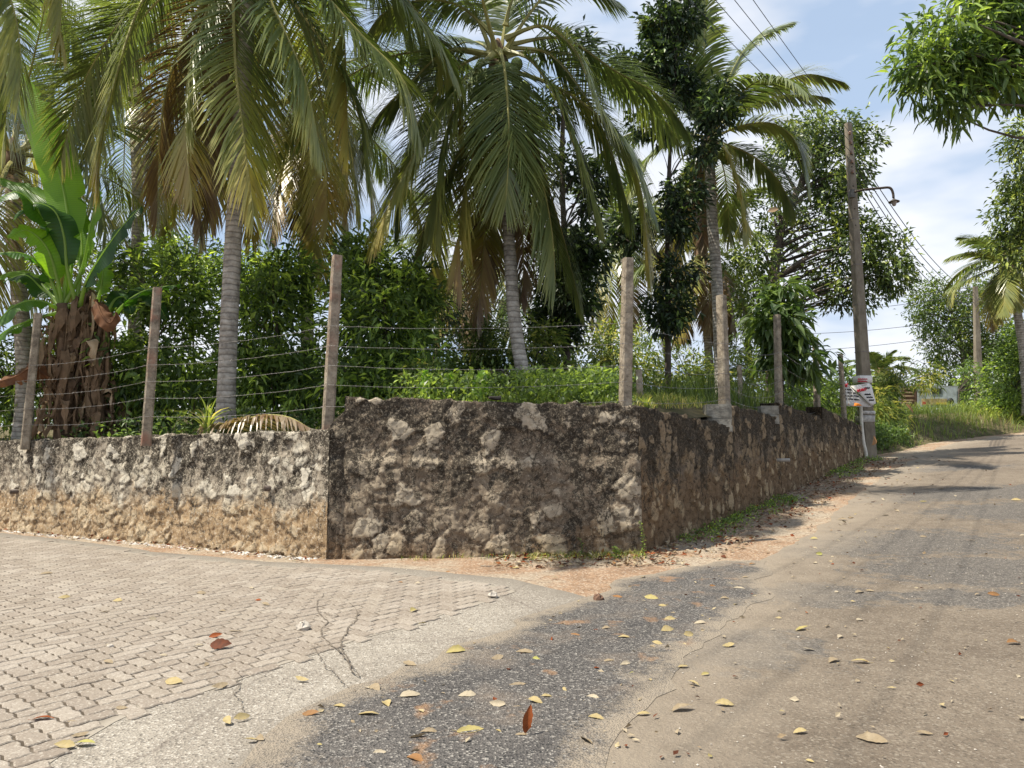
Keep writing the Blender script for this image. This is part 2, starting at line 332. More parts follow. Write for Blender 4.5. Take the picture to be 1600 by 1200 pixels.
# --- rubble wall
def mat_wall(name, shade):
    m = M(name); h = m.attr('hh'); cell = m.attr('cell'); joint = m.attr('joint')
    p1 = m.noise(5.5, 8, .72, .3); p2 = m.noise(18, 6, .7); p3 = m.noise(1.4, 6, .65)
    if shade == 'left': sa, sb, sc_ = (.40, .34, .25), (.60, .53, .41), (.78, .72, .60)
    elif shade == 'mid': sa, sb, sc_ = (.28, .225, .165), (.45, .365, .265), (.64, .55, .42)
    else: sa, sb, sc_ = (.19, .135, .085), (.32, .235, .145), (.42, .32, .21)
    stone = m.ramp(cell, [(0, sa), (.45, sb), (1, sc_)])
    stone = m.mix(.75, stone, m.ramp(p2, [(.3, .5), (.62, 1.)]), 'MULTIPLY')
    mort = m.ramp(p1, [(.32, (.115, .088, .065)), (.5, (.22, .172, .125)), (.66, (.37, .30, .22))])
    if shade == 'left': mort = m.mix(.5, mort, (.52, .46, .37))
    jm = m.math('ADD', joint, m.math('ADD', m.math('MULTIPLY', m.math('SUBTRACT', p1, .5), .9), m.math('MULTIPLY', m.math('SUBTRACT', m.noise(2.6, 4), .5), .7)))
    show = m.math('MULTIPLY', m.ramp(jm, [(.13, 0.), (.20, 1.)]), m.ramp(cell, [(.30, 0.), (.42, 1.)]))
    c = m.mix(show, mort, stone)
    low = m.math('SUBTRACT', m.math('ADD', {'left': .50, 'mid': .16, 'right': .55}[shade], m.math('MULTIPLY', m.math('SUBTRACT', p3, .5), .9)), h)
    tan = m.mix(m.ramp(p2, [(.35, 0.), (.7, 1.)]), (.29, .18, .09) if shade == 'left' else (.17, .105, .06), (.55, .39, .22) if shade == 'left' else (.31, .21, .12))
    tan = m.mix(m.math('MULTIPLY', m.ramp(jm, [(.2, 0.), (.35, .8)]), m.ramp(cell, [(.5, 0.), (.7, 1.)])), tan, (.60, .47, .30))
    c = m.mix(m.ramp(low, [(.0, 0.), (.14, .85)]), c, tan)
    drip = m.noise(3.4, 7, .78, .5, vec=m.map((1, 1, .5)))
    lk = m.math('ADD', m.math('MULTIPLY', drip, .8), m.math('MULTIPLY', m.noise(17, 8, .82), .62))
    lk = m.math('ADD', lk, m.math('MULTIPLY', h, {'left': .22, 'mid': .12, 'right': .26}[shade]))
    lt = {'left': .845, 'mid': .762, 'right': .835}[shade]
    lich = m.ramp(lk, [(lt, 0.), (lt + .03, .95)])
    keep = m.math('MULTIPLY', m.ramp(cell, [(.80, 0.), (.86, 1.)] if shade == 'mid' else [(.70, 0.), (.76, 1.)]), m.ramp(jm, [(.17, 0.), (.26, .9)]))
    lich = m.math('MULTIPLY', lich, m.math('SUBTRACT', 1., keep))
    c = m.mix(lich, c, m.ramp(m.noise(34, 5, .7), [(.3, (.022, .019, .015)), (.7, (.10, .084, .066))]))
    # crumbs of pale render and pits, much smaller than the stones
    crumb = m.ramp(m.noise(34, 7, .8, .8), [(.53, 0.), (.60, .8)])
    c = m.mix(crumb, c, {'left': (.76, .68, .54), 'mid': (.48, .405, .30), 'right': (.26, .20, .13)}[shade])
    pit = m.ramp(m.noise(27, 7, .8, .6, vec=m.map((1, 1, 1.3))), [(.36, .85), (.43, 0.)]); c = m.mix(pit, c, (.03, .024, .018))
    crack = m.ramp(m.vor(5.2, 'DISTANCE_TO_EDGE', vec=m.mix(.22, m.co, m.noise(5, 6, .7, out=1))), [(.0, .8), (.035, 0.)]); c = m.mix(crack, c, (.045, .035, .027))
    hgt = m.math('ADD', m.math('ADD', m.math('MULTIPLY', m.noise(20, 10, .86, .8), .9), m.math('MULTIPLY', m.noise(48, 8, .85, .4), .6)), m.math('MULTIPLY', crack, -.3))
    return m.done(c, .95, m.bump(hgt, .85, .045), spec=.1)
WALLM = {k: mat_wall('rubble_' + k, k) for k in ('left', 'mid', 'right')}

def vor2(s, z, cell, jit, seed, sx=1.0):
    "F1, F2-F1 and cell id over flat coords (s, z)"
    r = np.random.default_rng(seed)
    s2, z2 = s / (cell * sx), z / cell
    i0, j0 = np.floor(s2).astype(int), np.floor(z2).astype(int)
    mi, mj = i0.min() - 2, j0.min() - 2
    n, k = i0.max() - mi + 4, j0.max() - mj + 4
    jx = r.random((n, k)) * jit; jy = r.random((n, k)) * jit; rr = r.random((n, k))
    f1 = np.full(s.shape, 9.); f2 = np.full(s.shape, 9.); cid = np.zeros(s.shape)
    for a in (-1, 0, 1):
        for b in (-1, 0, 1):
            ii, jj = i0 + a - mi, j0 + b - mj
            d = np.hypot(s2 - (i0 + a + jx[ii, jj]), z2 - (j0 + b + jy[ii, jj]))
            nb = d < f1
            f2 = np.where(nb, f1, np.minimum(f2, d)); cid = np.where(nb, rr[ii, jj], cid); f1 = np.where(nb, d, f1)
    return f1, f2 - f1, cid
def fbm(x, y, z, sc, oct=4):
    out = np.empty(len(x))
    for i, (a, b, c) in enumerate(zip(x, y, z)): out[i] = mnoise.fractal(Vector((a * sc, b * sc, c * sc)), 1., 2., oct)
    return out
def wall_geo(p0, p1, top0, top1, shade, thick=.34, ledge=None, seed=1, topjit=.012, res=.019, bulge=.014):
    "displaced rubble wall whose face looks to the right-hand side of p0->p1 turned clockwise"
    p0, p1 = np.array(p0, float), np.array(p1, float); L = np.linalg.norm(p1 - p0); d = (p1 - p0) / L; nn = np.array([d[1], -d[0]])
    ns = int(L / res) + 1; zb0 = float(G(*p0)) - .15; zb1 = float(G(*p1)) - .15
    H = max(top0 - zb0, top1 - zb1); nz = int(H / res) + 1
    s = np.linspace(0, L, ns); t = np.linspace(0, 1, nz)
    S, Tt = np.meshgrid(s, t, indexing='ij')
    zb = zb0 + (zb1 - zb0) * S / L
    tj = np.interp(s, np.linspace(0, L, int(L / .09) + 2), np.random.default_rng(seed).normal(0, topjit, int(L / .09) + 2))
    zt = top0 + (top1 - top0) * S / L + tj[:, None]
    Z = zb + (zt - zb) * Tt
    X = p0[0] + d[0] * S; Y = p0[1] + d[1] * S
    wob = fbm(X.ravel(), Y.ravel(), Z.ravel(), 2.1, 5).reshape(S.shape); wob2 = fbm(X.ravel() + 9, Y.ravel(), Z.ravel(), 7, 4).reshape(S.shape)
    wob3 = fbm(X.ravel(), Y.ravel() + 5, Z.ravel(), 16, 4).reshape(S.shape); f1, j, cid = vor2(S + wob * .14 + wob2 * .05 + wob3 * .015, Z + wob2 * .06 - wob * .10 + wob3 * .015, .25 if shade == 'mid' else .19, 1., seed, 1.1)
    _, jb, cb = vor2(S + wob2 * .03, Z - wob2 * .03, .085, 1., seed + 5)
    disp = bulge * np.clip(j * 5, 0, 1) * (cid > .45) + .005 * np.clip(jb * 2, 0, 1) + .016 * wob + .010 * wob2 + .012 * wob3 + (cid - .5) * .012
    if ledge is not None: disp = disp + .035 / (1 + np.exp((Z - ledge - .02 * wob) / .012))
    edge = np.minimum(1, np.minimum(S, L - S) / .05)
    disp = disp * (.25 + .75 * edge) - .02
    X2 = X + nn[0] * disp; Y2 = Y + nn[1] * disp
    Vf = np.stack([X2, Y2, Z], -1).reshape(-1, 3)
    n0 = len(Vf); I = np.arange(ns * nz).reshape(ns, nz)
    F = [np.stack([I[:-1, :-1], I[1:, :-1], I[1:, 1:], I[:-1, 1:]], -1).reshape(-1, 4)]
    # top rows going back, then back face, then ends
    rows = []; prev = Vf.reshape(ns, nz, 3)[:, -1]
    nb = 6
    for k in range(1, nb + 1):
        q = np.stack([X[:, -1] - nn[0] * thick * k / nb, Y[:, -1] - nn[1] * thick * k / nb, zt[:, -1 if zt.shape[1] > 1 else 0] + np.random.default_rng(seed + k).normal(0, .009, ns)], -1); rows.append(q)
    q = rows[-1].copy(); q[:, 2] = zb[:, 0]; rows.append(q)
    Vt = np.concatenate(rows); m = len(rows); J = n0 + np.arange(m * ns).reshape(m, ns)
    allr = np.concatenate([I[:, -1][None], J])
    F.append(np.stack([allr[:-1, :-1], allr[:-1, 1:], allr[1:, 1:], allr[1:, :-1]], -1).reshape(-1, 4))
    V = np.concatenate([Vf, Vt])
    for e in (0, -1):
        ring = list(I[e, :]) + [J[k][e] for k in range(m)]
        c = V[ring].mean(0); V = np.concatenate([V, c[None]]); ci = len(V) - 1
        rg_ = np.array(ring); r2 = np.roll(rg_, -1)
        tri = np.stack([np.full(len(rg_), ci), rg_, r2], -1)
        F.append(tri if e == -1 else tri[:, ::-1])
    hh = np.clip((Z - zb - .15) / np.maximum(zt - zb - .15, .1), 0, 1).ravel()
    ex = len(V) - n0
    A = dict(hh=np.concatenate([hh, np.ones(ex)]), cell=np.concatenate([cid.ravel(), np.full(ex, .4)]), joint=np.concatenate([np.clip(j, 0, 1).ravel(), np.full(ex, .05)]))
    return V, F, A

# ------------------------------------------------------------------ layout of the place
WA = np.array([-2.05, 8.5]); WC = np.array([1.42, 8.5])
def W2(px, d): return np.array([(px - 800) / FPX * d, d])      # plan point on a sight line
WB = W2(0, 12.1); WBB = WA + (WB - WA) * 1.9
RD = nrm(np.array([7.5, 11.]));
WE = WC + RD * 13.25
VERGE = np.array([WE + RD * .1, [10.6, 20.9], [12.6, 23.2], [15.6, 25.2], [19, 26.8], [26, 29], [40, 32], [70, 36]])
def seg_dist(p, poly, closed=False):
    p = np.asarray(p, float); q = np.asarray(poly, float); e = np.roll(q, -1, 0) if closed else q[1:]; a = q if closed else q[:-1]
    best = np.full(len(p), 1e9)
    for u, v in zip(a, e):
        w = v - u; t = np.clip(((p - u) @ w) / max(w @ w, 1e-12), 0, 1)
        best = np.minimum(best, np.hypot(*(p - (u + t[:, None] * w)).T))
    return best
def inside(p, poly):
    p = np.asarray(p, float); q = np.asarray(poly, float); c = np.zeros(len(p), bool); n = len(q)
    for i in range(n):
        a, b = q[i], q[(i + 1) % n]
        if a[1] == b[1]: continue
        k = ((a[1] > p[:, 1]) != (b[1] > p[:, 1])) & (p[:, 0] < (b[0] - a[0]) * (p[:, 1] - a[1]) / (b[1] - a[1]) + a[0])
        c ^= k
    return c
def garden_z(x, y):
    x = np.asarray(x, float); y = np.asarray(y, float)
    s = .56 * (x - 1.42) + .83 * (y - 8.5)
    E = np.interp(x + .0 * y, [-2.6, -1.6], [1.36, 1.70])
    E = np.where(x > -1.6, np.interp(s, [1, 3, 6, 13, 20], [1.74, 1.72, 1.60, .95, .80]), E)
    dv = seg_dist(np.stack([x.ravel(), y.ravel()], -1), VERGE).reshape(x.shape)
    w = np.where(s > 12.6, np.clip((dv - .1) / 2.0, 0, 1)**.8, 1.)
    far = np.clip(y / 12, 1, 3)
    dw = seg_dist(np.stack([x.ravel(), y.ravel()], -1), np.array([WBB, WA, WC, WE])).reshape(x.shape)
    E = E - .26 * np.clip(1 - (dw - .25) / .6, 0, 1)
    return G(x, y) + E * w + np.where(x < 2, .03 * np.maximum(y - 12, 0), 0)
def gp_poly(px): return [GP(*p) for p in px]

pav_px = [(-420, 845), (0, 841), (120, 852), (250, 871), (420, 886), (590, 895), (760, 914), (806, 925), (760, 942), (690, 962), (625, 985), (560, 1000), (500, 1022), (440, 1040), (370, 1066), (310, 1086), (240, 1102), (180, 1130), (130, 1160), (70, 1200), (-60, 1290), (-420, 1400)]
con_px = [(-300, 850), (0, 833), (130, 847), (250, 863), (420, 878), (600, 886), (800, 905), (925, 936), (900, 955), (860, 975), (800, 1008), (730, 1042), (620, 1090), (520, 1140), (430, 1190), (380, 1240), (260, 1330), (-250, 1480), (-500, 1300)]
asp_px = [(925, 934), (880, 950), (840, 962), (770, 992), (700, 1022), (590, 1066), (490, 1112), (400, 1160), (345, 1200), (200, 1320), (960, 1320), (945, 1200), (965, 1150), (1010, 1110), (1052, 1080), (1062, 1040), (1112, 1000), (1150, 962), (1190, 932), (1206, 905), (1196, 880), (1130, 877), (1080, 888), (1010, 897), (960, 908)]
road_l = [(900, 1330), (890, 1200), (910, 1150), (960, 1100), (1005, 1070), (1020, 1030), (1070, 990), (1110, 950), (1150, 925), (1165, 905), (1170, 885), (1225, 862), (1262, 838), (1300, 806), (1345, 770), (1385, 742), (1410, 727)]
pav_w, con_w, asp_w = map(gp_poly, (pav_px, con_px, asp_px))
road_w = gp_poly(road_l) + [tuple(v + np.array([.55, -.35])) for v in VERGE[1:]] + [(70, 12), (30, -4), (.3, -4)]

def jag(poly, step=.12, amp=.02, near=14, seed=0):
    q = []; P0 = [np.array(p) for p in poly]
    for a, b in zip(P0, P0[1:] + P0[:1]):
        L = np.linalg.norm(b - a); st = step if min(a[1], b[1]) < near and abs(a[0]) < 20 else .8
        n = max(1, int(L / st)); d = (b - a) / max(L, 1e-9); m = np.array([-d[1], d[0]])
        for k in range(n):
            p = a + (b - a) * k / n
            w = mnoise.fractal(Vector((p[0] * 1.7, p[1] * 1.7, seed)), 1., 2., 5)
            q.append(p + m * amp * 3 * w * (1 if st < .5 else 3))
    return np.array(q)
def view_grid(y0, y1, k=.022, xm=1.1):
    pts = []; y = y0
    while y < y1:
        st = max(k * y, .05); xs = np.arange(-xm * y - 1.5, xm * y + 1.5, st)
        pts.append(np.stack([xs + rng.uniform(-.25, .25, len(xs)) * st, np.full(len(xs), y) + rng.uniform(-.25, .25, len(xs)) * st], -1)); y += st
    return np.concatenate(pts)
def cdt(bound, pts, zf, mind=.03):
    pts = pts[inside(pts, bound)]; dist = seg_dist(pts, bound, True); pts = pts[dist > mind]
    allp = np.concatenate([bound, pts]); nb = len(bound)
    v, e, f, *_ = delaunay_2d_cdt([Vector(p) for p in allp], [(i, (i + 1) % nb) for i in range(nb)], [], 1, 1e-6)
    xy = np.array([tuple(p) for p in v]); tri = np.array([list(t) for t in f if len(t) == 3])
    return np.column_stack([xy, zf(xy[:, 0], xy[:, 1])]), tri
patches = [((1370, 850), 1.5, .42), ((1515, 893), 1.0, .35), ((1285, 931), .55, .22), ((1530, 936), .62, .16), ((1500, 772), 3.2, .35), ((1420, 735), 2.2, .25), ((1590, 800), 1.2, .4), ((1150, 1010), .5, .25)]
def sheet(name, poly, off, mat, amp=.02, seed=0, y1=30, label=None, k=.022, attrs=None, lift=0):
    b = jag(poly, amp=amp, seed=seed)
    V, F = cdt(b, view_grid(.6, y1, k), lambda x, y: G(x, y) + off)
    ed = seg_dist(V[:, :2], b, True); A = dict(edge=ed); V[:, 2] += lift * np.clip(ed / .15, 0, 1)
    if attrs: A.update(attrs(V))
    o = mesh(name, V, F, mat, attrs=A); return tag(o, kind='structure')
def road_patch(V):
    v = np.zeros(len(V))
    for (c, a, b) in patches:
        cx, cy = GP(*c); v = np.maximum(v, 1.15 - .62 * np.sqrt(((V[:, 0] - cx) / a)**2 + ((V[:, 1] - cy) / (b * 2.2))**2))
    return dict(patch=np.clip(v, 0, 1))
con_o = sheet('concrete_edging', con_w, .004, CONC, .015, 3)
asp_o = sheet('asphalt', asp_w, .0115, ASPH, .055, 5, lift=.005)
road_o = sheet('road', road_w, .009, ROAD, .03, 8, attrs=road_patch, y1=45)

# earth sheet, dropped a little where a road sheet lies on it
gx = np.concatenate([np.arange(-70, -14, 2.5), np.arange(-14, 16, .16), np.arange(16, 100, 2.5)])
gy = np.concatenate([np.arange(-8, 0, 1.), np.arange(0, 26, .16), np.arange(26, 130, 2.)])
XX, YY = np.meshgrid(gx, gy, indexing='ij'); pp = np.stack([XX.ravel(), YY.ravel()], -1)
drop = np.zeros(len(pp))
for poly in (con_w, asp_w, road_w):
    q = np.array(poly); ins = inside(pp, q); dd = np.where(ins, seg_dist(pp, q, True), 0); drop = np.maximum(drop, np.clip((dd - .25) / .3, 0, 1))
zz = G(pp[:, 0], pp[:, 1]) - .08 * drop
nr = (pp[:, 1] < 26) & (np.abs(pp[:, 0]) < 16) & (drop < .01)
zz[nr] += .008 * np.array([mnoise.fractal(Vector((a * 2.2, b * 2.2, 3)), 1, 2, 4) for a, b in pp[nr]]) * 1.0 - .004
# keep the earth flush (not above) near the sheets' rims
nearrim = np.minimum(np.minimum(seg_dist(pp, con_w, True), seg_dist(pp, asp_w, True)), seg_dist(pp, road_w, True)) < .2
zz[nearrim & nr] = G(pp[nearrim & nr, 0], pp[nearrim & nr, 1]) - .003
I = np.arange(len(pp)).reshape(XX.shape)
tag(mesh('ground', np.column_stack([pp, zz]), np.stack([I[:-1, :-1], I[1:, :-1], I[1:, 1:], I[:-1, 1:]], -1).reshape(-1, 4), EARTH), kind='structure')

# raised garden behind the wall and the bank beyond it
back = .2
gb = [WBB + np.array([0, back]), WA + np.array([.1, back]), WC + np.array([-.1, back]), WE + np.array([-.2, .1])] + [tuple(v) for v in VERGE[1:]] + [(90, 120), (-70, 120), (-70, 30)]
gpts = view_grid(8.4, 70, .03, 1.0)
V, F = cdt(jag(gb, .3, .0, 14), gpts, lambda x, y: garden_z(x, y) - .03)
V[:, 2] += .05 * fbm(V[:, 0], V[:, 1], V[:, 2] * 0, .9, 4) * (seg_dist(V[:, :2], VERGE) > .4)
tag(mesh('garden_ground', V, F, GARDEN), kind='structure')

# interlocking block paving: herringbone courses, each joint bent into the zigzag of the blocks
def paving():
    a = R(50); ca, sa = math.cos(a), math.sin(a); u = .1; cx, cy = GP(300, 1000)
    outs = []; rn = []
    gap = .0046
    def warp(x, y):
        tri = lambda t: np.abs(((t / u + .25) % 1) - .5) * 4 - 1
        return x + .0075 * tri(y), y + .0075 * tri(x)
    q = np.array(pav_w); lim = q
    N = 150; cells = []
    for i in range(-N, N):
        for j in range(-N, N):
            k = (i - j) % 4          # herringbone on the unit grid
            if k == 0: cells.append((i, j, 2, 1))
            elif k == 3: cells.append((i, j, 1, 2))
    cells = np.array(cells, float)
    # keep blocks whose centre is in the lane
    c0 = cells[:, :2] * u + cells[:, 2:] * u / 2
    wx = cx + c0[:, 0] * ca - c0[:, 1] * sa; wy = cy + c0[:, 0] * sa + c0[:, 1] * ca
    ok = inside(np.stack([wx, wy], -1), lim) & (wy > .3) & (wx > -14); cells = cells[ok]
    per = 8
    n = len(cells); t = np.linspace(0, 1, per, endpoint=False)
    def ring(ins, z, drop=0):
        x0 = cells[:, 0:1] * u + ins; y0 = cells[:, 1:2] * u + ins; w = cells[:, 2:3] * u - 2 * ins; h = cells[:, 3:4] * u - 2 * ins
        xs = np.concatenate([x0 + w * t, np.repeat(x0 + w, per, 1), x0 + w * (1 - t), np.repeat(x0, per, 1)], 1)
        ys = np.concatenate([np.repeat(y0, per, 1), y0 + h * t, np.repeat(y0 + h, per, 1), y0 + h * (1 - t)], 1)
        xs, ys = warp(xs, ys); return xs, ys, z
    r = np.random.default_rng(3); dz = r.normal(0, .0009, (n, 1)); tx = r.normal(0, .006, (n, 1)); ty = r.normal(0, .006, (n, 1))
    Vs = []
    for ins, z in ((gap, -.012), (gap + .0008, .0085), (gap + .0055, .0125)):
        xs, ys, z = ring(ins, z); mxx = xs.mean(1, keepdims=True); myy = ys.mean(1, keepdims=True)
        X = cx + xs * ca - ys * sa; Y = cy + xs * sa + ys * ca
        Z = G(X, Y) + z + dz + (xs - mxx) * tx + (ys - myy) * ty
        Vs.append(np.stack([X, Y, Z], -1))
    m = 4 * per; V = np.concatenate([v.reshape(-1, 3) for v in Vs])
    k = np.arange(n)[:, None] * m + np.arange(m)[None]; k2 = np.arange(n)[:, None] * m + (np.arange(m)[None] + 1) % m
    F = [np.stack([k + L * n * m, k2 + L * n * m, k2 + (L + 1) * n * m, k + (L + 1) * n * m], -1).reshape(-1, 4) for L in (0, 1)]
    F.append(k + 2 * n * m)
    rr = np.repeat(r.random(n), m)
    return V, F, dict(rnd=np.tile(rr, 3))
sheet('paving_bed', [p for p in pav_w], .0065, GROUT, .0, 3)
V, F, A = paving()
tag(mesh('block_paving', V, F, PAVER, attrs=A, smooth=False), kind='structure')

def trickle(px, w, seed):
    q = spline(gp_poly(px), 60); r = np.random.default_rng(seed); q = q + np.cumsum(r.normal(0, .006, q.shape), 0); T = nrm(np.gradient(q, axis=0)); N = np.stack([-T[:, 1], T[:, 0]], -1)
    ww = w * .42 * r.uniform(.2, 1.7, 60)[:, None] * np.sin(np.linspace(.1, 3.04, 60))[:, None]**.4; a, b = q - N * ww / 2, q + N * ww / 2; V = np.concatenate([a, b]); i = np.arange(59)
    o = mesh('stain', np.column_stack([V, G(V[:, 0], V[:, 1]) + .0165]), np.stack([i, i + 1, i + 61, i + 60], -1), STAIN); tag(o, kind='structure')
STAIN = simple('damp_stain', (.115, .095, .075), .8, .4, 12)
for i, (px, w) in enumerate([([(505, 930), (500, 950), (512, 975), (500, 1000), (530, 1030), (558, 1066)], .022), ([(545, 945), (560, 965), (545, 985), (535, 1005), (545, 1030), (566, 1060)], .02),
                             ([(488, 1012), (500, 1040), (520, 1062), (530, 1075)], .014), ([(376, 1050), (374, 1080), (388, 1118)], .012), ([(508, 960), (528, 966), (556, 968)], .012)]): trickle(px, w, i)

# ------------------------------------------------------------------ rubble retaining wall, in its sections
def wtop(px, py, d): return float(P(px, py, d)[2])
def base_z(p): return float(G(*p))
zA, zB = wtop(505, 672, 8.5), wtop(0, 690, 12.1)
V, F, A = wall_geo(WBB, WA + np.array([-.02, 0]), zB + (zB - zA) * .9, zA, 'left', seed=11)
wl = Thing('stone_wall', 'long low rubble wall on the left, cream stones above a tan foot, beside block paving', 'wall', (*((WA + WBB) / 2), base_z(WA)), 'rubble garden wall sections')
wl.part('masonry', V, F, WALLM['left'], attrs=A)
PIPE = simple('drain_plastic', (.10, .075, .06), .6); HOLE = simple('drain_inside', (.008, .007, .006), .9)
def drain(th, px, py, d, r=.035, out=.05, nn=(-.51, -.86)):
    c = P(px, py, d); n = np.array([nn[0], nn[1], 0]); n /= np.linalg.norm(n)
    pr = [(c - n * .12, r), (c + n * out, r), (c + n * out, r * .8), (c - n * .1, r * .78)]
    V, F = tube([p for p, _ in pr], [q for _, q in pr], 14, cap=False)
    o = th.part('drain_pipe', V, F, PIPE)
    V2, F2 = tube([c - n * .02, c + n * .005], [r * .79, r * .79], 14); th.part('drain_hollow', V2, F2, HOLE, parent=o)
drain(wl, 420, 763, 8.93); drain(wl, 22, 768, 11.75)
# smooth mortar pier where the low section meets the tall one
V, F, A = wall_geo(WA + np.array([-.22, .10]), WA + np.array([.03, -.05]), zA + .004, zA + .004, 'left', thick=.42, seed=3, bulge=.004)
A['joint'] *= .2; wl.part('mortar_pier', V, F, WALLM['left'], attrs=A)

z0, z1 = wtop(540, 620, 8.5), wtop(1000, 634, 8.5)
wm = Thing('stone_wall', 'tall dark lichen-stained rubble wall facing the camera in the middle', 'wall', (-.3, 8.5, base_z(WC)), 'rubble garden wall sections')
x0 = -1.86
ledge = float(P(760, 718, 8.5)[2])
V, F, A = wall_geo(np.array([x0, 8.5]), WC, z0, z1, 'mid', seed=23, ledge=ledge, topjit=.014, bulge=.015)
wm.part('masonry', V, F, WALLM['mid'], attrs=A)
V, F, A = wall_geo(WA, np.array([x0 + .01, 8.5]), zA + .02, z0 - .14, 'mid', seed=29, ledge=ledge, topjit=.02)
wm.part('broken_end', V, F, WALLM['mid'], attrs=A)

RN = np.array([RD[1], -RD[0]])
def on_right(s): return WC + RD * s
def s_of(px):        # where the sight line through px meets the right-hand wall
    k = (px - 800) / FPX; return (k * WC[1] - WC[0]) / (RD[0] - k * RD[1])
steps = [(1004, 1145, 634, 666), (1145, 1219, 634, 652), (1219, 1286, 630, 653), (1286, 1349, 637, 668)]
labs = ['brown shaded road-side rubble wall section nearest the corner, its top sloping down to the plinth',
        'second section of the stepped road-side rubble wall, between the two concrete plinths',
        'third section of the stepped road-side rubble wall, with a short pipe stub beside it',
        'farthest and darkest section of the stepped road-side rubble wall, ending at the utility pole']
for k, (a, b, ya, yb) in enumerate(steps):
    s0, s1 = s_of(a), s_of(b); pa, pb = on_right(s0), on_right(s1)
    if k == 0: pa = WC
    za, zb_ = wtop(a, ya, pa[1]), wtop(b, yb, pb[1])
    th = Thing('stone_wall', labs[k], 'wall', (*((pa + pb) / 2), float(G(*((pa + pb) / 2)))), 'rubble garden wall sections')
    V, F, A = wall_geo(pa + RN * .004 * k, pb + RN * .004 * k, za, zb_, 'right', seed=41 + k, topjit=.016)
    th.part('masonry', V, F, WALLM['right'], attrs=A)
    if k == 1:
        c = P(1213, 719, on_right(s_of(1213))[1]) ; n = np.array([RN[0], RN[1], 0])
        V, F = tube([c - n * .1, c + n * .22], .028, 10); th.part('drain_pipe', V, F, simple('grey_pvc', (.35, .33, .30), .6))
# concrete plinth blocks under the road-side posts
PLIN = simple('plinth_concrete', (.26, .24, .20), .95, .5, 9, bs=.8, bd=.02)
def plinth(px0, px1, py0, py1, d, lab, layers):
    a, b = P(px0, py1, d), P(px1, py0, d); g = []
    h = (b[2] - a[2] + .12) / layers
    for i in range(layers):
        z = a[2] - .12 + i * h; ins = .012 * (i % 2)
        c = np.array([(a[0] + b[0]) / 2, d + .13, z])
        g.append(box(c, c + [0, 0, h - .006], (b[0] - a[0]) - ins, .24 - ins, ch=.012, jit=.004))
    V, F = cat_geo(g); single('concrete_plinth', lab, 'plinth', (c[0], c[1], a[2] - .1), V, F, PLIN, 'post plinths on the road-side wall', smooth=False)
plinth(1104, 1144, 631, 662, 10.98, 'layered pale concrete plinth under the first road-side fence post', 4)
plinth(1190, 1218, 633, 651, 13.0, 'small rough concrete plinth under the second road-side fence post', 2)

# ------------------------------------------------------------------ fence
def mat_post():
    m = M('fence_concrete'); n = m.noise(9, 7, .7); c = m.ramp(n, [(.3, (.11, .09, .068)), (.5, (.27, .225, .17)), (.7, (.44, .385, .30))])
    r = m.math('MULTIPLY', m.ramp(m.noise(2.3, 4, .6), [(.5, 0.), (.62, .8)]), m.attr('red'))
    c = m.mix(r, c, (.26, .125, .085)); c = m.mix(m.ramp(m.noise(30, 5, .7), [(.58, 0.), (.7, .7)]), c, (.05, .042, .035))
    return m.done(c, .9, m.bump(m.noise(50, 6, .8), .9, .012), spec=.15)
POST = mat_post()
IRON = simple('rusty_wire', (.20, .17, .15), .6, .3, 20, metal=.4)
GALV = simple('weathered_wire', (.27, .26, .25), .45, .2, 20, metal=.6)
posts = []
def post(px, py, tx, ty, d, w, lab, red=0., fr=(.585, .47, .36, .25, .13), ang=0, rings=0, group='concrete posts of the barbed wire fence', ch=.018, sink=.12, cat='fence post'):
    b, t = P(px, py, d), P(tx, ty, d + .02); dirn = (t - b)
    th = Thing('fence_post', lab, cat, b, group)
    V, F = box(b - dirn / np.linalg.norm(dirn) * sink, t, w, w, w * .88, w * .88, ch=ch, segs=14, ax=(math.cos(ang), math.sin(ang), 0), jit=.0016)
    th.part('shaft', V, F, POST, attrs=dict(red=np.full(len(V), red)), smooth=False)
    pts = [b + dirn * f for f in fr]
    for p in pts + [b + dirn * (.62 + .09 * i) for i in range(rings)]:
        a = np.linspace(0, 2 * np.pi, 9); e = w * .60
        lp = np.stack([p[0] + e * np.clip(1.35 * np.cos(a), -1, 1), p[1] + e * np.clip(1.35 * np.sin(a), -1, 1), p[2] + .006 * np.sin(3 * a)], -1)
        V, F = tube(lp, .0028, 4, cap=False); th.part('tie_wire', V, F, IRON)
    return pts
fl = [post(-250, 700, -225, 505, 13.6, .125, 'grey concrete fence post beyond the banana clump, far left out of view'),
      post(40, 690, 60, 490, 11.6, .125, 'grey concrete fence post in front of the banana clump, farthest left', ang=.5),
      post(229, 682, 246, 450, 9.72, .125, 'concrete fence post with a red stained face, standing left of the coconut trunk', red=1., ang=.45),
      post(512, 672, 527, 400, 8.62, .13, 'concrete fence post with faint pink paint standing in the notch where the wall steps up', red=.7, ang=.35),
      post(977, 634, 981, 404, 8.68, .13, 'concrete fence post bound with many rings of wire on the middle wall', fr=(.55, .41, .265, .155, .03), ang=.25, rings=4),
      post(1132, 633, 1127, 462, 11.42, .145, 'concrete fence post standing on the layered plinth of the road-side wall', ang=.6, fr=(.55, .41, .28, .16, .05)),
      post(1217, 637, 1214, 492, 13.75, .12, 'slim concrete fence post on the second plinth of the road-side wall', ang=.6, fr=(.6, .45, .3, .17, .06)),
      post(1277, 648, 1274, 528, 16.4, .12, 'concrete fence post on the third section of the road-side wall', ang=.6, fr=(.6, .45, .3, .17, .06)),
      post(1320, 668, 1313, 553, 18.6, .11, 'farthest concrete fence post, just left of the utility pole and its banner', ang=.6, fr=(.6, .45, .3, .17, .06))]
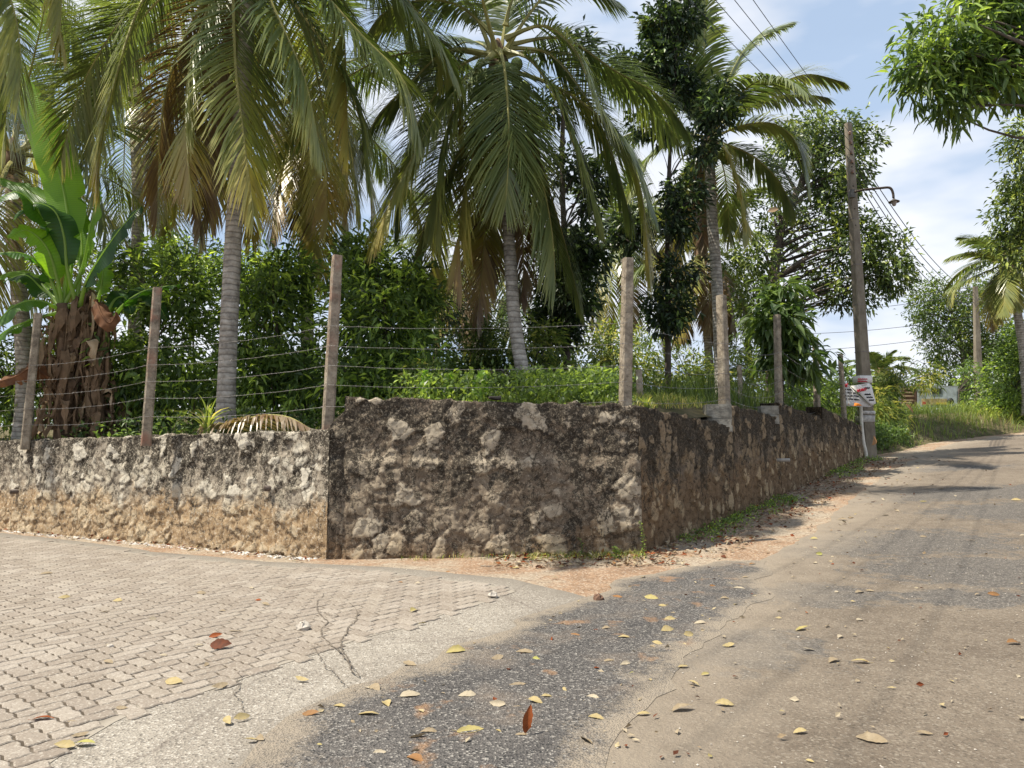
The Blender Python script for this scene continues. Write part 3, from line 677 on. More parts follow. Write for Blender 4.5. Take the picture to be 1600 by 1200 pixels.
post(1159, 645, 1155, 571, 14.6, .10, 'short pale leaning post stub behind the first road-side fence post', fr=(), group=None, ch=.03)
post(1001, 632, 998, 578, 11.2, .10, 'short dark post stub in the grass behind the middle wall', fr=(), group=None, ch=.03)
wl_ = ['topmost', 'second from top', 'middle', 'second from bottom', 'lowest']
for k in range(5):
    path = []
    for i in range(len(fl) - 1):
        a, b = fl[i][k], fl[i + 1][k]; off = np.array([0, -.08, 0]) if i < 5 else np.array([.05, -.06, 0])
        a, b = a + off, b + off; n = max(8, int(np.linalg.norm(b - a) / .1))
        t = np.linspace(0, 1, n, endpoint=(i == len(fl) - 2))[:, None]
        q = a + (b - a) * t; q[:, 2] -= (.05 if i < 5 else .10 + .05 * rng.random()) * 4 * (t * (1 - t))[:, 0]
        q[:, 2] += rng.normal(0, .0018, len(q)); path.append(q)
    path = np.concatenate(path); g = [tube(path, .0017, 4)]
    T = nrm(np.gradient(path, axis=0))
    L = np.concatenate([[0], np.cumsum(np.linalg.norm(np.diff(path, axis=0), axis=1))])
    for s in np.arange(.1, L[-1], .125):
        c = np.array([np.interp(s, L, path[:, i]) for i in range(3)]); i = min(int(np.searchsorted(L, s)), len(T) - 1)
        for _ in range(2):
            r = rng.standard_normal(3); r = nrm(r - T[i] * (r @ T[i])); g.append(tube([c - r * .015, c + r * .015], [.0013, .0013], 3, cap=False))
        g.append(tube([c - T[i] * .006, c + T[i] * .006], [.0036, .0036], 5, cap=False))
    V, F = cat_geo(g); single('barbed_wire', wl_[k] + ' strand of the barbed wire fence running along the stone wall', 'barbed wire', path[len(path) // 2], V, F, GALV, 'strands of the barbed wire fence')

# ------------------------------------------------------------------ utility pole, lamp, wires, banner
def mat_pole():
    m = M('pole_concrete'); n = m.noise(4, 7, .7, vec=m.map((1, 1, .5))); c = m.ramp(n, [(.3, (.12, .10, .075)), (.5, (.20, .17, .13)), (.72, (.28, .245, .19))])
    c = m.mix(m.ramp(m.noise(3, 6, .8, vec=m.map((2, 2, .22))), [(.55, 0.), (.7, .6)]), c, (.10, .075, .055))
    return m.done(c, .9, m.bump(m.noise(40, 5, .7), .6, .01), spec=.15)
POLEM = mat_pole()
pb, pt = P(1357, 712, 19.6), P(1325, 193, 19.6); pdir = pt - pb
up = Thing('utility_pole', 'tall tapered concrete utility pole leaning left at the end of the road-side wall', 'utility pole', pb)
V, F = box(pb - pdir * .03, pt, .50, .34, .155, .13, ch=.02, segs=16, ax=(1, .25, 0)); 
# slimmer shaft: taper set along the height
V, F = box(pb - pdir * .03, pt, .34, .27, .165, .14, ch=.02, segs=16, ax=(1, .25, 0), jit=.002); up.part('shaft', V, F, POLEM, smooth=False)
for f in (.30, .44, .56, .70):
    c = pb + pdir * f; w = .34 + (.165 - .34) * f
    V, F = box(c, c + [0, 0, .02], w + .012, w * .8 + .012, ch=.02, ax=(1, .25, 0)); up.part('steel_band', V, F, IRON, smooth=False)
for i, fy in enumerate((208, 222, 238, 252, 268)):
    c = P(1325 + (fy - 193) * .063 + 2, fy, 19.45); V, F = lathe(c - [0, 0, .05], [(.0, 0), (.03, .01), (.045, .03), (.03, .05), (.045, .07), (.03, .095), (0, .1)], 10)
    up.part('insulator', V, F, simple('porcelain', (.22, .13, .09), .3))
hs = []
for f in (.9, .86, .80, .77, .73, .68):
    c = pb + pdir * f; V, F = tube([c + [-.01, -.105, 0], c + [-.01, -.085, 0]], .014, 8); hs.append((V, F))
V, F = cat_geo(hs); up.part('bolt_holes', V, F, HOLE)
# white conduit at the foot
V, F = tube(spline([P(1345, 636, 19.42), P(1346, 660, 19.38), P(1349, 690, 19.32), P(1353, 708, 19.3), P(1354, 722, 19.3)], 14), .045, 8); up.part('cable_conduit', V, F, simple('white_conduit', (.62, .58, .50), .6, .2, 6))
for y0, y1 in ((642, 648), (650, 660)):
    c0, c1 = P(1352, y1, 19.6), P(1351.5, y0, 19.6); V, F = box(c0, c1, .385, .31, ch=.02, segs=2, ax=(1, .25, 0), jit=.008); up.part('tape_wrap', V, F, simple('grey_tape', (.42, .40, .37), .5, .4, 14))
c0, c1 = P(1348, 599, 19.58), P(1347.5, 588, 19.58); V, F = box(c0, c1, .375, .31, ch=.02, segs=2, ax=(1, .25, 0), jit=.003)
pst = Thing('paper_notice', 'small white paper notice with faint red writing wrapped round the utility pole above the banner', 'notice', c0)
pst.part('paper', V, F, simple('white_paper', (.66, .63, .60), .8, .15, 6))
REDP = simple('red_print', (.55, .03, .05), .7, .1); BLKP = simple('black_print', (.03, .03, .035), .7, .1); ORP = simple('orange_print', (.85, .27, .03), .7, .1)

STEEL = simple('lamp_steel', (.06, .045, .035), .6, .3, 12, metal=.5)
lb = P(1331, 303, 19.3)
la = Thing('street_lamp', 'rusty street lamp with dish shade on a bent pipe arm, mounted on the utility pole', 'street lamp', lb)
V, F = tube(spline([P(1331, 301, 19.3), P(1350, 296.5, 19.15), P(1375, 294, 19.0), P(1388, 293, 18.95), P(1393, 296, 18.93), P(1395.5, 303, 18.93), P(1396, 309, 18.93)], 26), .032, 8); la.part('arm', V, F, STEEL)
sc_ = P(1396.5, 309, 18.93); q = 1 / 63
V, F = lathe(sc_, [(.0, .02), (1.2 * q, .015), (1.6 * q, -.03), (3 * q, -.05), (8.3 * q, -.10), (8.5 * q, -.115), (3 * q, -.085), (0, -.07)], 22); la.part('shade', V, F, simple('shade_enamel', (.06, .05, .04), .5, .3, 9))
V, F = lathe(sc_, [(4.6 * q, -.10), (4.6 * q, -.125), (3.6 * q, -.15), (3.0 * q, -.19), (1.8 * q, -.215), (0, -.22)], 18); la.part('lens', V, F, simple('dusty_glass', (.34, .29, .26), .25, .2, 9))
V, F = box(P(1331, 309, 19.3), P(1331, 297, 19.3), .15, .12, ch=.02, ax=(1, .3, 0)); la.part('control_box', V, F, simple('box_grey', (.10, .095, .085), .7), smooth=False)

CABLE = simple('power_cable', (.035, .035, .04), .6)
def span(name, lab, a, b, sag, r, group):
    t = np.linspace(0, 1, 60)[:, None]; q = a + (b - a) * t; q[:, 2] -= sag * 4 * (t * (1 - t))[:, 0]
    V, F = tube(q, r, 5); single(name, lab, 'power line', (a + b) / 2, V, F, CABLE, group)
fpt = P(1525, 450, 36)
near_px = [(1087, 0), (1120, 0), (1143, 0), (1167, 0)]
for i, fy in enumerate((208, 222, 238, 252, 268)):
    att = P(1325 + (fy - 193) * .063 + 2, fy, 19.42)
    if i < 4:
        o = P(*[(1167, -6), (1143, -6), (1120, -6), (1087, -6)][i], 12.2 + .1 * i); far = att + (o - att) * 2.6; far[2] = o[2] + (far[2] - o[2]) * .5
        d1 = att + (o - att); span('power_line', ['topmost', 'second', 'third', 'lowest'][i] + ' overhead line running from the utility pole towards the top edge over the palms', att, far, .18, .0065, 'overhead lines towards the camera')
    e = P(1525 - 3, 452 + i * 5, 36)
    if i: span('power_line', ['', 'highest', 'second highest', 'third highest', 'lowest'][i] + ' overhead line between the near utility pole and the far pole', att, e, .62 + .12 * i, .013, 'overhead lines up the road')
for i in range(4):
    a = P(1150, (468, 488, 520, 547)[i], 40); b = P(1522, (436, 446, 482, 505)[i] + 12, 36.2)
    span('power_line', ['first', 'second', 'third', 'fourth'][i] + ' from top of the faint lines running behind the trees to the far pole', a, b, .35, .012, 'faint lines crossing behind the trees')
f0, f1 = P(1531, 668, 36), P(1524, 448, 36)
fp = Thing('utility_pole', 'distant thin grey utility pole beside the far tree where the road bends', 'utility pole', f0)
V, F = box(f0 - [0, 0, .3], f1, .42, .3, .2, .16, ch=.03, segs=10, jit=.003); fp.part('shaft', V, F, POLEM, smooth=False)
V, F = tube([P(1530, 492, 35.9), P(1545, 482, 35.6)], .03, 6); fp.part('bracket', V, F, STEEL)
for a, b in (((1526, 640), (1527, 664)), ((1535, 632), (1539, 664))):
    V, F = tube(spline([P(*a, 35.7), P((a[0] + b[0]) / 2 + 2, (a[1] + b[1]) / 2, 35.6), P(*b, 35.6)], 8), .05, 6, jit=.15); fp.part('torn_cover', V, F, simple('pale_scrap', (.45, .43, .42), .7))

# banner tied to the pole: one sheet, folded over on the right
CLOTH = simple('banner_cloth', (.70, .68, .66), .75, .08, 5, bs=.25, bd=.02)
def sheet3(px, d, thick=.004, bulge=.03, off=0):
    c = np.mean(px, 0); n = len(px); rings = [np.array(px) * (1 - k) + c * k for k in (0, .33, .66)]
    rows = []
    for r in rings: rows.append([P(x, y, d(x, y) + off) for x, y in r])
    V = np.array(rows).reshape(-1, 3); V = np.concatenate([V, [P(*c, d(*c) + off)]])
    F4 = []; F3 = []
    for k in range(2):
        for i in range(n): F4.append([k * n + i, k * n + (i + 1) % n, (k + 1) * n + (i + 1) % n, (k + 1) * n + i])
    for i in range(n): F3.append([2 * n + i, 2 * n + (i + 1) % n, 3 * n])
    m = len(V); V = np.concatenate([V, V + [0, thick, 0]])
    F4b = [[a + m for a in f[::-1]] for f in F4]; F3b = [[a + m for a in f[::-1]] for f in F3]
    F4s = [[i, i + m, (i + 1) % n + m, (i + 1) % n] for i in range(n)]
    return V, [np.array(F4 + F4b + F4s), np.array(F3 + F3b)]
dl = lambda x, y: 19.12 + .25 * ((x - 1340) / 50)**2 + .02 * math.sin(x * .35 + y * .2)
dr = lambda x, y: 19.02 + .006 * abs(x - 1348)
bn = Thing('cloth_banner', 'folded white banner with red headings and black lines of writing, tied to the utility pole', 'banner', P(1340, 634, 19.1))
fl1 = bn.part('left_flap', *sheet3([(1313, 595), (1319, 594), (1325, 600), (1334, 610), (1345, 620), (1358, 630), (1362.5, 634.5), (1358, 636), (1338, 635), (1319, 634.5), (1314, 622), (1312.5, 608)], dl), CLOTH)
fl2 = bn.part('folded_flap', *sheet3([(1329, 603), (1342, 601), (1358, 598.5), (1362, 602), (1365, 615), (1369, 630), (1362, 634), (1352, 625), (1340, 613)], dr), CLOTH)
def strokes(th, name, lines, d, w, mat, parent):
    g = []
    for ln in lines:
        q = [P(x, y, d(x, y) - .012) for x, y in ln]; g.append(tube(spline(q, max(4, len(q) * 3)), w, 4))
    V, F = cat_geo(g); return th.part(name, V, F, mat, parent=parent)
def curl(x, y, s, kind):
    "round-bodied letters like those on the banner"
    K = {0: [(0, 0), (-.5, -.4), (-.3, -1), (.4, -1), (.6, -.4), (.2, 0)], 1: [(.6, -.1), (0, 0), (-.5, -.4), (-.2, -.9), (.2, -.5), (.6, -.9), (.7, -1.4)],
         2: [(-.5, -.9), (-.5, -.2), (0, 0), (.5, -.3), (.4, -.9), (0, -.6)], 3: [(-.6, 0), (-.1, -.1), (.1, -.6), (-.3, -1), (-.5, -.5), (.5, 0), (.7, -.8)]}[kind]
    return [(x + a * s * .8, y + b * s * .9) for a, b in K]
strokes(bn, 'red_heading', [curl(1317.5, 602, 4.2, 3), curl(1322, 604, 4.2, 1)], dl, .014, REDP, fl1)
ln = []
for r_, (xa, xb, y) in enumerate([(1315, 1333, 608.5), (1315, 1338, 613.5), (1316, 1342, 618.5), (1316.5, 1345, 623.5)]):
    x = xa; k = 0
    while x < xb:
        if k % 5 != 4: ln.append(curl(x, y + .25 * (x - xa) * .28, 1.9, (k + r_) % 4))
        x += 1.9; k += 1
strokes(bn, 'black_text', ln, dl, .0075, BLKP, fl1)
V, F = sheet3([(1325, 631.5), (1332, 629), (1342, 630.5), (1348, 634), (1338, 634.4), (1326, 633.6)], dl, off=-.012); bn.part('orange_stripe', V, F, ORP, parent=fl1)
strokes(bn, 'red_heading', [curl(1341 + i * 3.6, 612 - i * .8, 3.6, (i + 1) % 4) for i in range(4)], dr, .012, REDP, fl2)
ln = []
for (xa, xb, y) in [(1352, 1358, 607), (1352, 1361, 617), (1355, 1363, 621.5), (1359, 1365, 626)]:
    x = xa
    while x < xb: ln.append(curl(x, y, 1.8, int(x) % 4)); x += 1.9
strokes(bn, 'black_text', ln, dr, .0075, BLKP, fl2)
V, F = cat_geo([tube(spline([P(a, b, 19.0 if i % 2 else 19.1) for i, (a, b) in enumerate(l)], 10), .006, 4) for l in ([(1313, 634), (1306, 637), (1300, 633)], [(1360, 601), (1366, 597), (1370, 590)])]); bn.part('tie_string', V, F, IRON)
strokes(pst, 'red_text', [curl(1341 + i * 2.2, 597 - (i % 2) * .4, 1.8, i % 4) for i in range(7)] + [curl(1341 + i * 2.2, 593, 1.6, (i + 1) % 4) for i in range(7)], lambda x, y: 19.37, .007, REDP, pst.o)

# hoarding at the bend
def q3(px, d): return [P(x, y, d) for x, y in px]
hd = Thing('hoarding', 'faded printed hoarding of brown and pale panels behind the grass at the road bend', 'hoarding', P(1450, 645, 31))
def panel(name, x0, y0, x1, y1, d, mat, parent=None, th=.03):
    V, F = box((P((x0 + x1) / 2, y1, d)), (P((x0 + x1) / 2, y0, d)), (x1 - x0) / FPX * d, th, ch=.004); return hd.part(name, V, F, mat, parent=parent, smooth=False)
pm = panel('board', 1404, 603, 1497, 637, 31, simple('board_back', (.30, .32, .31), .8, .3, 3))
b1 = panel('brown_panel', 1408, 605, 1432, 635, 30.95, simple('brown_print', (.17, .10, .075), .7, .3, 5), pm, .02)
b2 = panel('pale_panel', 1433.5, 605, 1495, 636, 30.95, simple('pale_print', (.40, .45, .47), .7, .35, 4), pm, .02)
for y in (608, 613, 618.5, 625, 629): panel('print_line', 1411, y - .7, 1411 + 18 - (y % 3) * 2, y + .9, 30.925, simple('cream_print', (.50, .38, .26), .7), b1, .01)
panel('dark_inset', 1455, 607, 1471, 615, 30.925, simple('dark_print', (.05, .05, .055), .6), b2, .01); panel('yellow_mark', 1458, 608, 1464, 611, 30.91, simple('yellow_print', (.75, .62, .06), .6), b2, .01)
panel('photo_strip', 1440, 623, 1480, 633, 30.925, simple('photo_print', (.42, .33, .17), .6, .6, 6), b2, .01)
panel('yellow_swoosh', 1463, 629, 1484, 632, 30.91, simple('yellow_print2', (.70, .55, .08), .6), b2, .01); panel('red_mark', 1442, 628, 1447, 632, 30.91, REDP, b2, .01)
c = P(1485, 627, 30.9); V, F = tube([c, c + [0, -.03, 0]], 5 / FPX * 31, 20); hd.part('black_disc', V, F, simple('disc_print', (.02, .022, .03), .6), parent=b2)
for x in (1412, 1450, 1490):
    V, F = tube([P(x, 637, 31.1), P(x, 668, 31.1)], .05, 6); hd.part('support_post', V, F, BARK)

# ------------------------------------------------------------------ coconut palms
UPZ = np.array([0, 0, 1.])
def frond_geo(path, age, tipage, leafL=.95, n=120, wid=.031, droop=.5, start=.15, seed=0, az=None):
    r = np.random.default_rng(seed); N = 40; C = spline(path, N)
    T = nrm(np.gradient(C, axis=0))
    if az is None: h = C[-1] - C[0]; h[2] = 0; az = math.atan2(h[1], h[0]) if np.hypot(*h[:2]) > .3 else r.uniform(0, 6.28)
    S = np.array([-math.sin(az), math.cos(az), 0]); tw = r.normal(0, .25)
    L = np.concatenate([[0], np.cumsum(np.linalg.norm(np.diff(C, axis=0), axis=1))]); tot = L[-1]
    u = np.linspace(start, .995, n); Vs = []; Fs = []; ages = []
    for sd in (-1, 1):
        uu = np.clip(u + r.normal(0, .002, n), 0, 1); s = uu * tot
        B = np.stack([np.interp(s, L, C[:, i]) for i in range(3)], -1); Tt = nrm(np.stack([np.interp(s, L, T[:, i]) for i in range(3)], -1))
        Sd = nrm(S[None] - Tt * (Tt @ S)[:, None]); Nn = np.cross(Tt, Sd); Nn = np.where(Nn[:, 2:3] < 0, -Nn, Nn) if abs(T[0][2]) < .99 else Nn
        ca, sa = np.cos(tw * uu), np.sin(tw * uu); Sd2 = Sd * ca[:, None] + Nn * sa[:, None]
        ang = np.interp(uu, [start, .4, .8, 1], [1.15, .95, .62, .25]) + r.normal(0, .06, n)
        D = nrm(Tt * np.cos(ang)[:, None] + sd * Sd2 * np.sin(ang)[:, None] + Nn * (.22 * (1 - uu))[:, None] + r.normal(0, .05, (n, 3)))
        ll = leafL * np.interp(uu, [start, start + .12, .45, .8, 1], [.45, .8, 1, .72, .30]) * r.uniform(.85, 1.08, n) * np.where(r.random(n) < .04, .5, 1)
        wv = nrm(np.cross(D, Nn + sd * .6 * Sd2)) 
        cur = droop * r.uniform(.75, 1.3, n)
        rows = []
        for k, (q, w) in enumerate(((0, .55), (.3, 1), (.68, .8), (1, .06))):
            p = B + ll[:, None] * (D * q * (1 - .18 * cur * q)[:, None] + (-UPZ)[None] * (cur * q * q * .62)[:, None])
            rows += [p - wv * wid * w / 2, p + wv * wid * w / 2]
        V = np.stack(rows, 1).reshape(-1, 3); k0 = (np.arange(n) * 8)[:, None]
        F = np.concatenate([k0 + np.array([[2 * j, 2 * j + 1, 2 * j + 3, 2 * j + 2]]) for j in range(3)])
        a0 = age + (tipage - age) * np.clip((uu - .3) / .6, 0, 1)**1.5 + r.normal(0, .035, n) + .06 * np.sin(uu * 23 + seed)
        aa = np.repeat(a0[:, None], 8, 1); aa[:, 6:] += .12 if age < .7 else 0
        Vs.append(V); Fs.append(F); ages.append(aa.ravel())
    tv, tf = tube(C[::2], np.interp(np.linspace(0, 1, len(C[::2])), [0, .05, .2, 1], [.07, .045, .026, .004]), 5)
    V, F = cat_geo([(Vs[0], [Fs[0]]), (Vs[1], [Fs[1]]), (tv, tf)])
    nq = len(Fs[0]) + len(Fs[1]); mi = np.zeros(sum(len(f) for f in F), int); nt_ = len(tf[0]); mi[nq:] = 1
    return V, F, dict(age=np.clip(np.concatenate(ages + [np.full(len(tv), age)]), 0, 1)), mi
def auto_path(C, az, e0, L, droop, seed=0, wob=.0):
    r = np.random.default_rng(seed); q = [np.array(C, float)]; n = 16; a = az
    for k in range(n):
        t = (k + .5) / n; e = max(e0 - droop * t**1.15, -R(86)); a += r.normal(0, .02) + wob / n
        q.append(q[-1] + L / n * np.array([math.cos(a) * math.cos(e), math.sin(a) * math.cos(e), math.sin(e)]))
    return np.array(q)
def palm(lab, trunk, r0, r1, fronds=(), auto=0, aL=4.3, seed=0, nuts=0, aseed=(0, 360), olddead=3, n=128, leafL=1.12, wid=.031, custom=(), group='coconut palms in the garden', skip=None):
    tp = spline([np.array(p) for p in trunk], 30); b = tp[0]; C = tp[-1]
    th = Thing('coconut_palm', lab, 'palm tree', b, group); r = np.random.default_rng(seed)
    t = np.linspace(0, 1, 30); rad = r1 + (r0 - r1) * (1 - t) + .055 * np.exp(-t * 16) 
    V, F = tube(tp, rad, 14, jit=.02); th.part('trunk', V, F, PTRUNK)
    specs = [(R(a), R(e), L, R(d), ag, tg) for a, e, L, d, ag, tg in fronds]
    for i in range(auto):
        f = i / max(auto - 1, 1); az = R(i * 137.5 + seed * 31); e = R(82 - 112 * f**.85)
        if skip and skip(math.degrees(az) % 360, f): continue
        ag = .08 + .10 * f + (.25 * (f > .75)) * r.random(); specs.append((az, e, aL * (.75 + .3 * min(1, f * 3)) * r.uniform(.92, 1.06), R(52 + 50 * f + r.uniform(-8, 10)), ag, ag + .08 + .35 * (f > .6) * r.random()))
    for i in range(olddead):
        specs.append((R(i * 101 + seed * 47), R(-38 - 10 * r.random()), aL * .8, R(60), .84 + .1 * r.random(), .92))
    for i, (az, e, L, d, ag, tg) in enumerate(specs):
        c = C + np.array([math.cos(az), math.sin(az), 0]) * .10 + np.array([0, 0, .25 * (e > 0) - .1])
        V, F, A, mi = frond_geo(auto_path(c, az, e, L, d, seed * 100 + i, r.uniform(-.25, .25)), ag, tg, leafL, n, wid, .35 + .35 * (1 - abs(math.sin(e))), seed=seed * 100 + i, az=az)
        o = th.part('frond', V, F, [PALM, RACHIS], attrs=A, mi=mi, smooth=False)
        if ag > .8: o['label'] = 'dead brown hanging frond'
    for i, (path, ag, tg, lf) in enumerate(custom):
        V, F, A, mi = frond_geo([np.array(p) for p in path], ag, tg, lf * 1.22, n + 16, wid, .5, seed=seed * 100 + 50 + i, start=.12)
        o = th.part('frond', V, F, [PALM, RACHIS], attrs=A, mi=mi, smooth=False)
        if ag > .8: o['label'] = 'dead brown hanging frond'
        elif tg > .5: o['label'] = 'frond with yellowing tip'
    for i in range(nuts):
        a = R(r.uniform(150, 400)); dz = r.uniform(-.62, -.12); rr = .22 + .25 * r.random()
        c = C + [rr * math.cos(a), rr * math.sin(a), dz]
        V, F = lathe(c, [(.0, -.12), (.055, -.105), (.095, -.05), (.105, .0), (.09, .06), (.05, .10), (0, .115)], 12)
        th.part('coconut', V, F, NUT)
    # leaf sheath fibre at the crown base
    V, F = tube(np.array([C - [0, 0, .55], C - [0, 0, .25], C + [0, 0, .1], C + [0, 0, .45]]), [r1 * 1.1, r1 * 1.9, r1 * 1.7, .04], 10, jit=.12)
    th.part('crown_fibre', V, F, DRY, attrs=dict(rnd=np.random.default_rng(1).random(len(V)) * .5))
    return th
NUT = simple('green_coconut', (.20, .25, .07), .45, .35, 7)
def PP(*l): return [P(*q) for q in l]

# palm 1: leaning grey trunk, left
palm('tall coconut palm with clean grey trunk left of centre, rusty lower fronds, crown cut off',
     PP((352, 668, 11.1), (354, 600, 11.1), (362, 420, 11.1), (372, 250, 11.1), (385, 60, 11.1), (392, -110, 11.1)), .135, .108, seed=1, auto=20, aL=4.6, olddead=0,
     skip=lambda a, f: f > .55 and (200 < a < 340),
     custom=[(PP((372, -110, 10.9), (300, -100, 10.6), (223, 0, 10.3), (178, 130, 10.15), (158, 215, 10.1), (152, 290, 10.1)), .2, .5, .95),
             (PP((385, -100, 10.8), (366, -30, 10.2), (368, 100, 9.9), (378, 190, 9.8), (396, 330, 9.8)), .18, .5, .95),
             (PP((395, -110, 10.8), (415, -20, 10.1), (445, 50, 9.9), (478, 130, 9.8), (500, 235, 9.8)), .10, .34, 1.0),
             (PP((400, -115, 10.9), (470, -50, 10.5), (560, 50, 10.3), (630, 125, 10.2), (656, 215, 10.2)), .12, .25, 1.0),
             (PP((400, -115, 11.1), (500, -110, 10.9), (600, -30, 10.8), (680, 60, 10.7), (712, 120, 10.7)), .12, .22, 1.0),
             (PP((385, -90, 11.3), (350, 0, 11.6), (330, 120, 11.8), (318, 240, 11.9), (312, 365, 11.9)), .88, .9, .7),
             (PP((380, -90, 11.2), (320, 0, 11.3), (272, 100, 11.4), (252, 190, 11.4), (244, 345, 11.4)), .84, .86, .8),
             (PP((395, -90, 11.4), (470, 20, 11.7), (520, 140, 11.8), (548, 230, 11.9), (560, 330, 11.9)), .15, .32, .95),
             (PP((385, -90, 11.2), (340, -20, 10.8), (300, 90, 10.6), (290, 190, 10.5), (300, 310, 10.5)), .2, .6, .85),
             (PP((395, -90, 11.4), (405, 20, 11.9), (400, 150, 12.3), (380, 260, 12.3), (392, 370, 12.3)), .30, .6, .85),
             (PP((395, -100, 11.2), (450, -10, 10.9), (520, 90, 10.8), (560, 175, 10.8), (575, 275, 10.8)), .10, .20, 1.0),
             (PP((380, -110, 11.2), (300, -90, 11.4), (205, 10, 11.8), (130, 130, 12), (95, 250, 12.)), .14, .30, .95)])
# palm 2: centre, with coconuts
palm('coconut palm in the middle with green coconuts, drooping fronds and a slim curved trunk',
     PP((828, 640, 12.1), (820, 600, 12.1), (804, 500, 12.15), (797, 400, 12.3), (788, 250, 12.5), (778, 100, 12.5)), .118, .09, seed=2, auto=13, aL=4.4, nuts=22, olddead=1,
     skip=lambda a, f: f > .45 and (180 < a < 355),
     custom=[(PP((780, 80, 12.2), (787, 100, 11.7), (793, 160, 11.5), (795, 235, 11.4), (790, 320, 11.4)), .14, .22, 1.0),
             (PP((770, 85, 12.3), (730, 120, 11.8), (672, 200, 11.5), (622, 290, 11.3), (585, 375, 11.3)), .16, .5, 1.0),
             (PP((765, 85, 12.4), (700, 78, 12.4), (640, 130, 12.3), (585, 190, 12.3), (568, 250, 12.3)), .14, .2, .95),
             (PP((790, 60, 12.3), (850, 40, 12), (900, 80, 11.8), (932, 160, 11.7), (985, 240, 11.6), (1020, 330, 11.6)), .24, .12, .95),
             (PP((795, 70, 12.6), (880, 60, 12.8), (960, 110, 13), (1030, 150, 13.1), (1073, 205, 13.1)), .14, .16, .95),
             (PP((770, 55, 12.4), (720, 10, 12.3), (660, 0, 12.3), (600, 20, 12.3), (570, 60, 12.3)), .2, .3, .95),
             (PP((785, 95, 12.7), (820, 170, 12.9), (850, 270, 13), (880, 370, 13), (905, 470, 13)), .1, .16, 1.0),
             (PP((780, 95, 12.4), (760, 170, 12.1), (735, 260, 12), (718, 350, 12), (722, 450, 12)), .25, .7, .95),
             (PP((785, 95, 12.8), (800, 200, 13.2), (812, 300, 13.3), (818, 400, 13.3), (815, 470, 13.3)), .86, .88, .7),
             (PP((782, 95, 12.4), (800, 160, 12), (840, 260, 11.9), (862, 360, 11.9), (868, 450, 11.9)), .13, .24, 1.0),
             (PP((775, 95, 12.7), (750, 180, 12.9), (690, 290, 13), (655, 380, 13), (645, 470, 13)), .12, .3, .95),
             (PP((775, 95, 12.7), (770, 190, 13.2), (760, 300, 13.4), (755, 400, 13.4), (745, 500, 13.4)), .3, .82, .8),
             (PP((782, 85, 12.3), (755, 100, 12), (712, 170, 11.8), (685, 260, 11.7), (690, 360, 11.7)), .15, .24, 1.0),
             (PP((790, 80, 12.3), (830, 95, 12), (872, 160, 11.8), (905, 250, 11.7), (935, 345, 11.7)), .13, .18, 1.0),
             (PP((792, 75, 12.6), (860, 85, 12.7), (920, 160, 12.8), (960, 250, 12.9), (985, 340, 12.9)), .10, .15, 1.0),
             (PP((770, 80, 12.6), (710, 110, 12.8), (655, 190, 12.9), (625, 270, 13), (618, 350, 13)), .12, .2, 1.0),
             (PP((790, 40, 12.5), (800, 0, 12.4), (830, -40, 12.4), (890, -40, 12.3), (960, 0, 12.3)), .12, .15, .9)])
# palm 3: right of centre, yellow-green arching fronds
palm('coconut palm right of centre behind the slender dark tree, arching fronds against the sky',
     PP((1128, 650, 18.2), (1125, 560, 18.2), (1120, 440, 18.2), (1112, 330, 18.2), (1108, 225, 18.2)), .15, .12, seed=3, auto=10, aL=3.9, nuts=8, olddead=0, wid=.042,
     skip=lambda a, f: f > .4 and (a > 300 or a < 60 or 180 < a < 270),
     custom=[(PP((1115, 205, 18), (1160, 165, 17.7), (1210, 135, 17.5), (1262, 116, 17.5), (1316, 128, 17.5)), .30, .24, .8),
             (PP((1115, 215, 18), (1160, 196, 17.6), (1210, 194, 17.4), (1245, 225, 17.3), (1262, 290, 17.3)), .32, .2, .9),
             (PP((1108, 200, 18.4), (1102, 120, 18.3), (1100, 60, 18.2), (1104, -20, 18.2)), .16, .2, .85),
             (PP((1115, 195, 18.4), (1140, 120, 18.6), (1170, 70, 18.7), (1205, 48, 18.8), (1236, 36, 18.9)), .14, .15, .85),
             (PP((1112, 215, 18.2), (1130, 225, 17.8), (1150, 270, 17.7), (1162, 330, 17.7), (1160, 370, 17.7)), .5, .42, .7),
             (PP((1100, 215, 18.2), (1060, 215, 18), (1020, 240, 18), (985, 300, 18), (975, 360, 18)), .2, .4, .8),
             (PP((1115, 220, 18.3), (1170, 240, 18.5), (1215, 280, 18.7), (1240, 330, 18.7)), .12, .2, .85),
             (PP((1106, 225, 18.5), (1100, 280, 18.8), (1098, 340, 18.9), (1100, 390, 18.9)), .86, .88, .55)])
# palms further back
palm('coconut palm behind the banana clump with a leaning grey trunk and dark fronds', PP((36, 690, 14), (38, 560, 14), (25, 400, 14.2), (18, 250, 14.4)), .16, .12, seed=4, auto=20, aL=4.0, olddead=2, n=80)
palm('coconut palm at the top left corner whose bright fronds hang over the banana leaves', PP((-190, 720, 13.2), (-170, 400, 13.2), (-120, 60, 13), (-90, -140, 12.5)), .17, .12, seed=5, auto=4, aL=4.2, olddead=0,
     custom=[(PP((-80, -140, 10.3), (-30, -100, 10), (10, -20, 9.9), (30, 60, 9.9), (30, 140, 9.9)), .26, .34, 1.05),
             (PP((-80, -140, 10.5), (0, -170, 10.3), (70, -120, 10.2), (95, -30, 10.2), (92, 75, 10.2)), .3, .48, .8),
             (PP((-90, -140, 10.6), (-30, -60, 10.8), (0, 60, 11), (10, 150, 11), (5, 230, 11)), .2, .3, 1.0)])
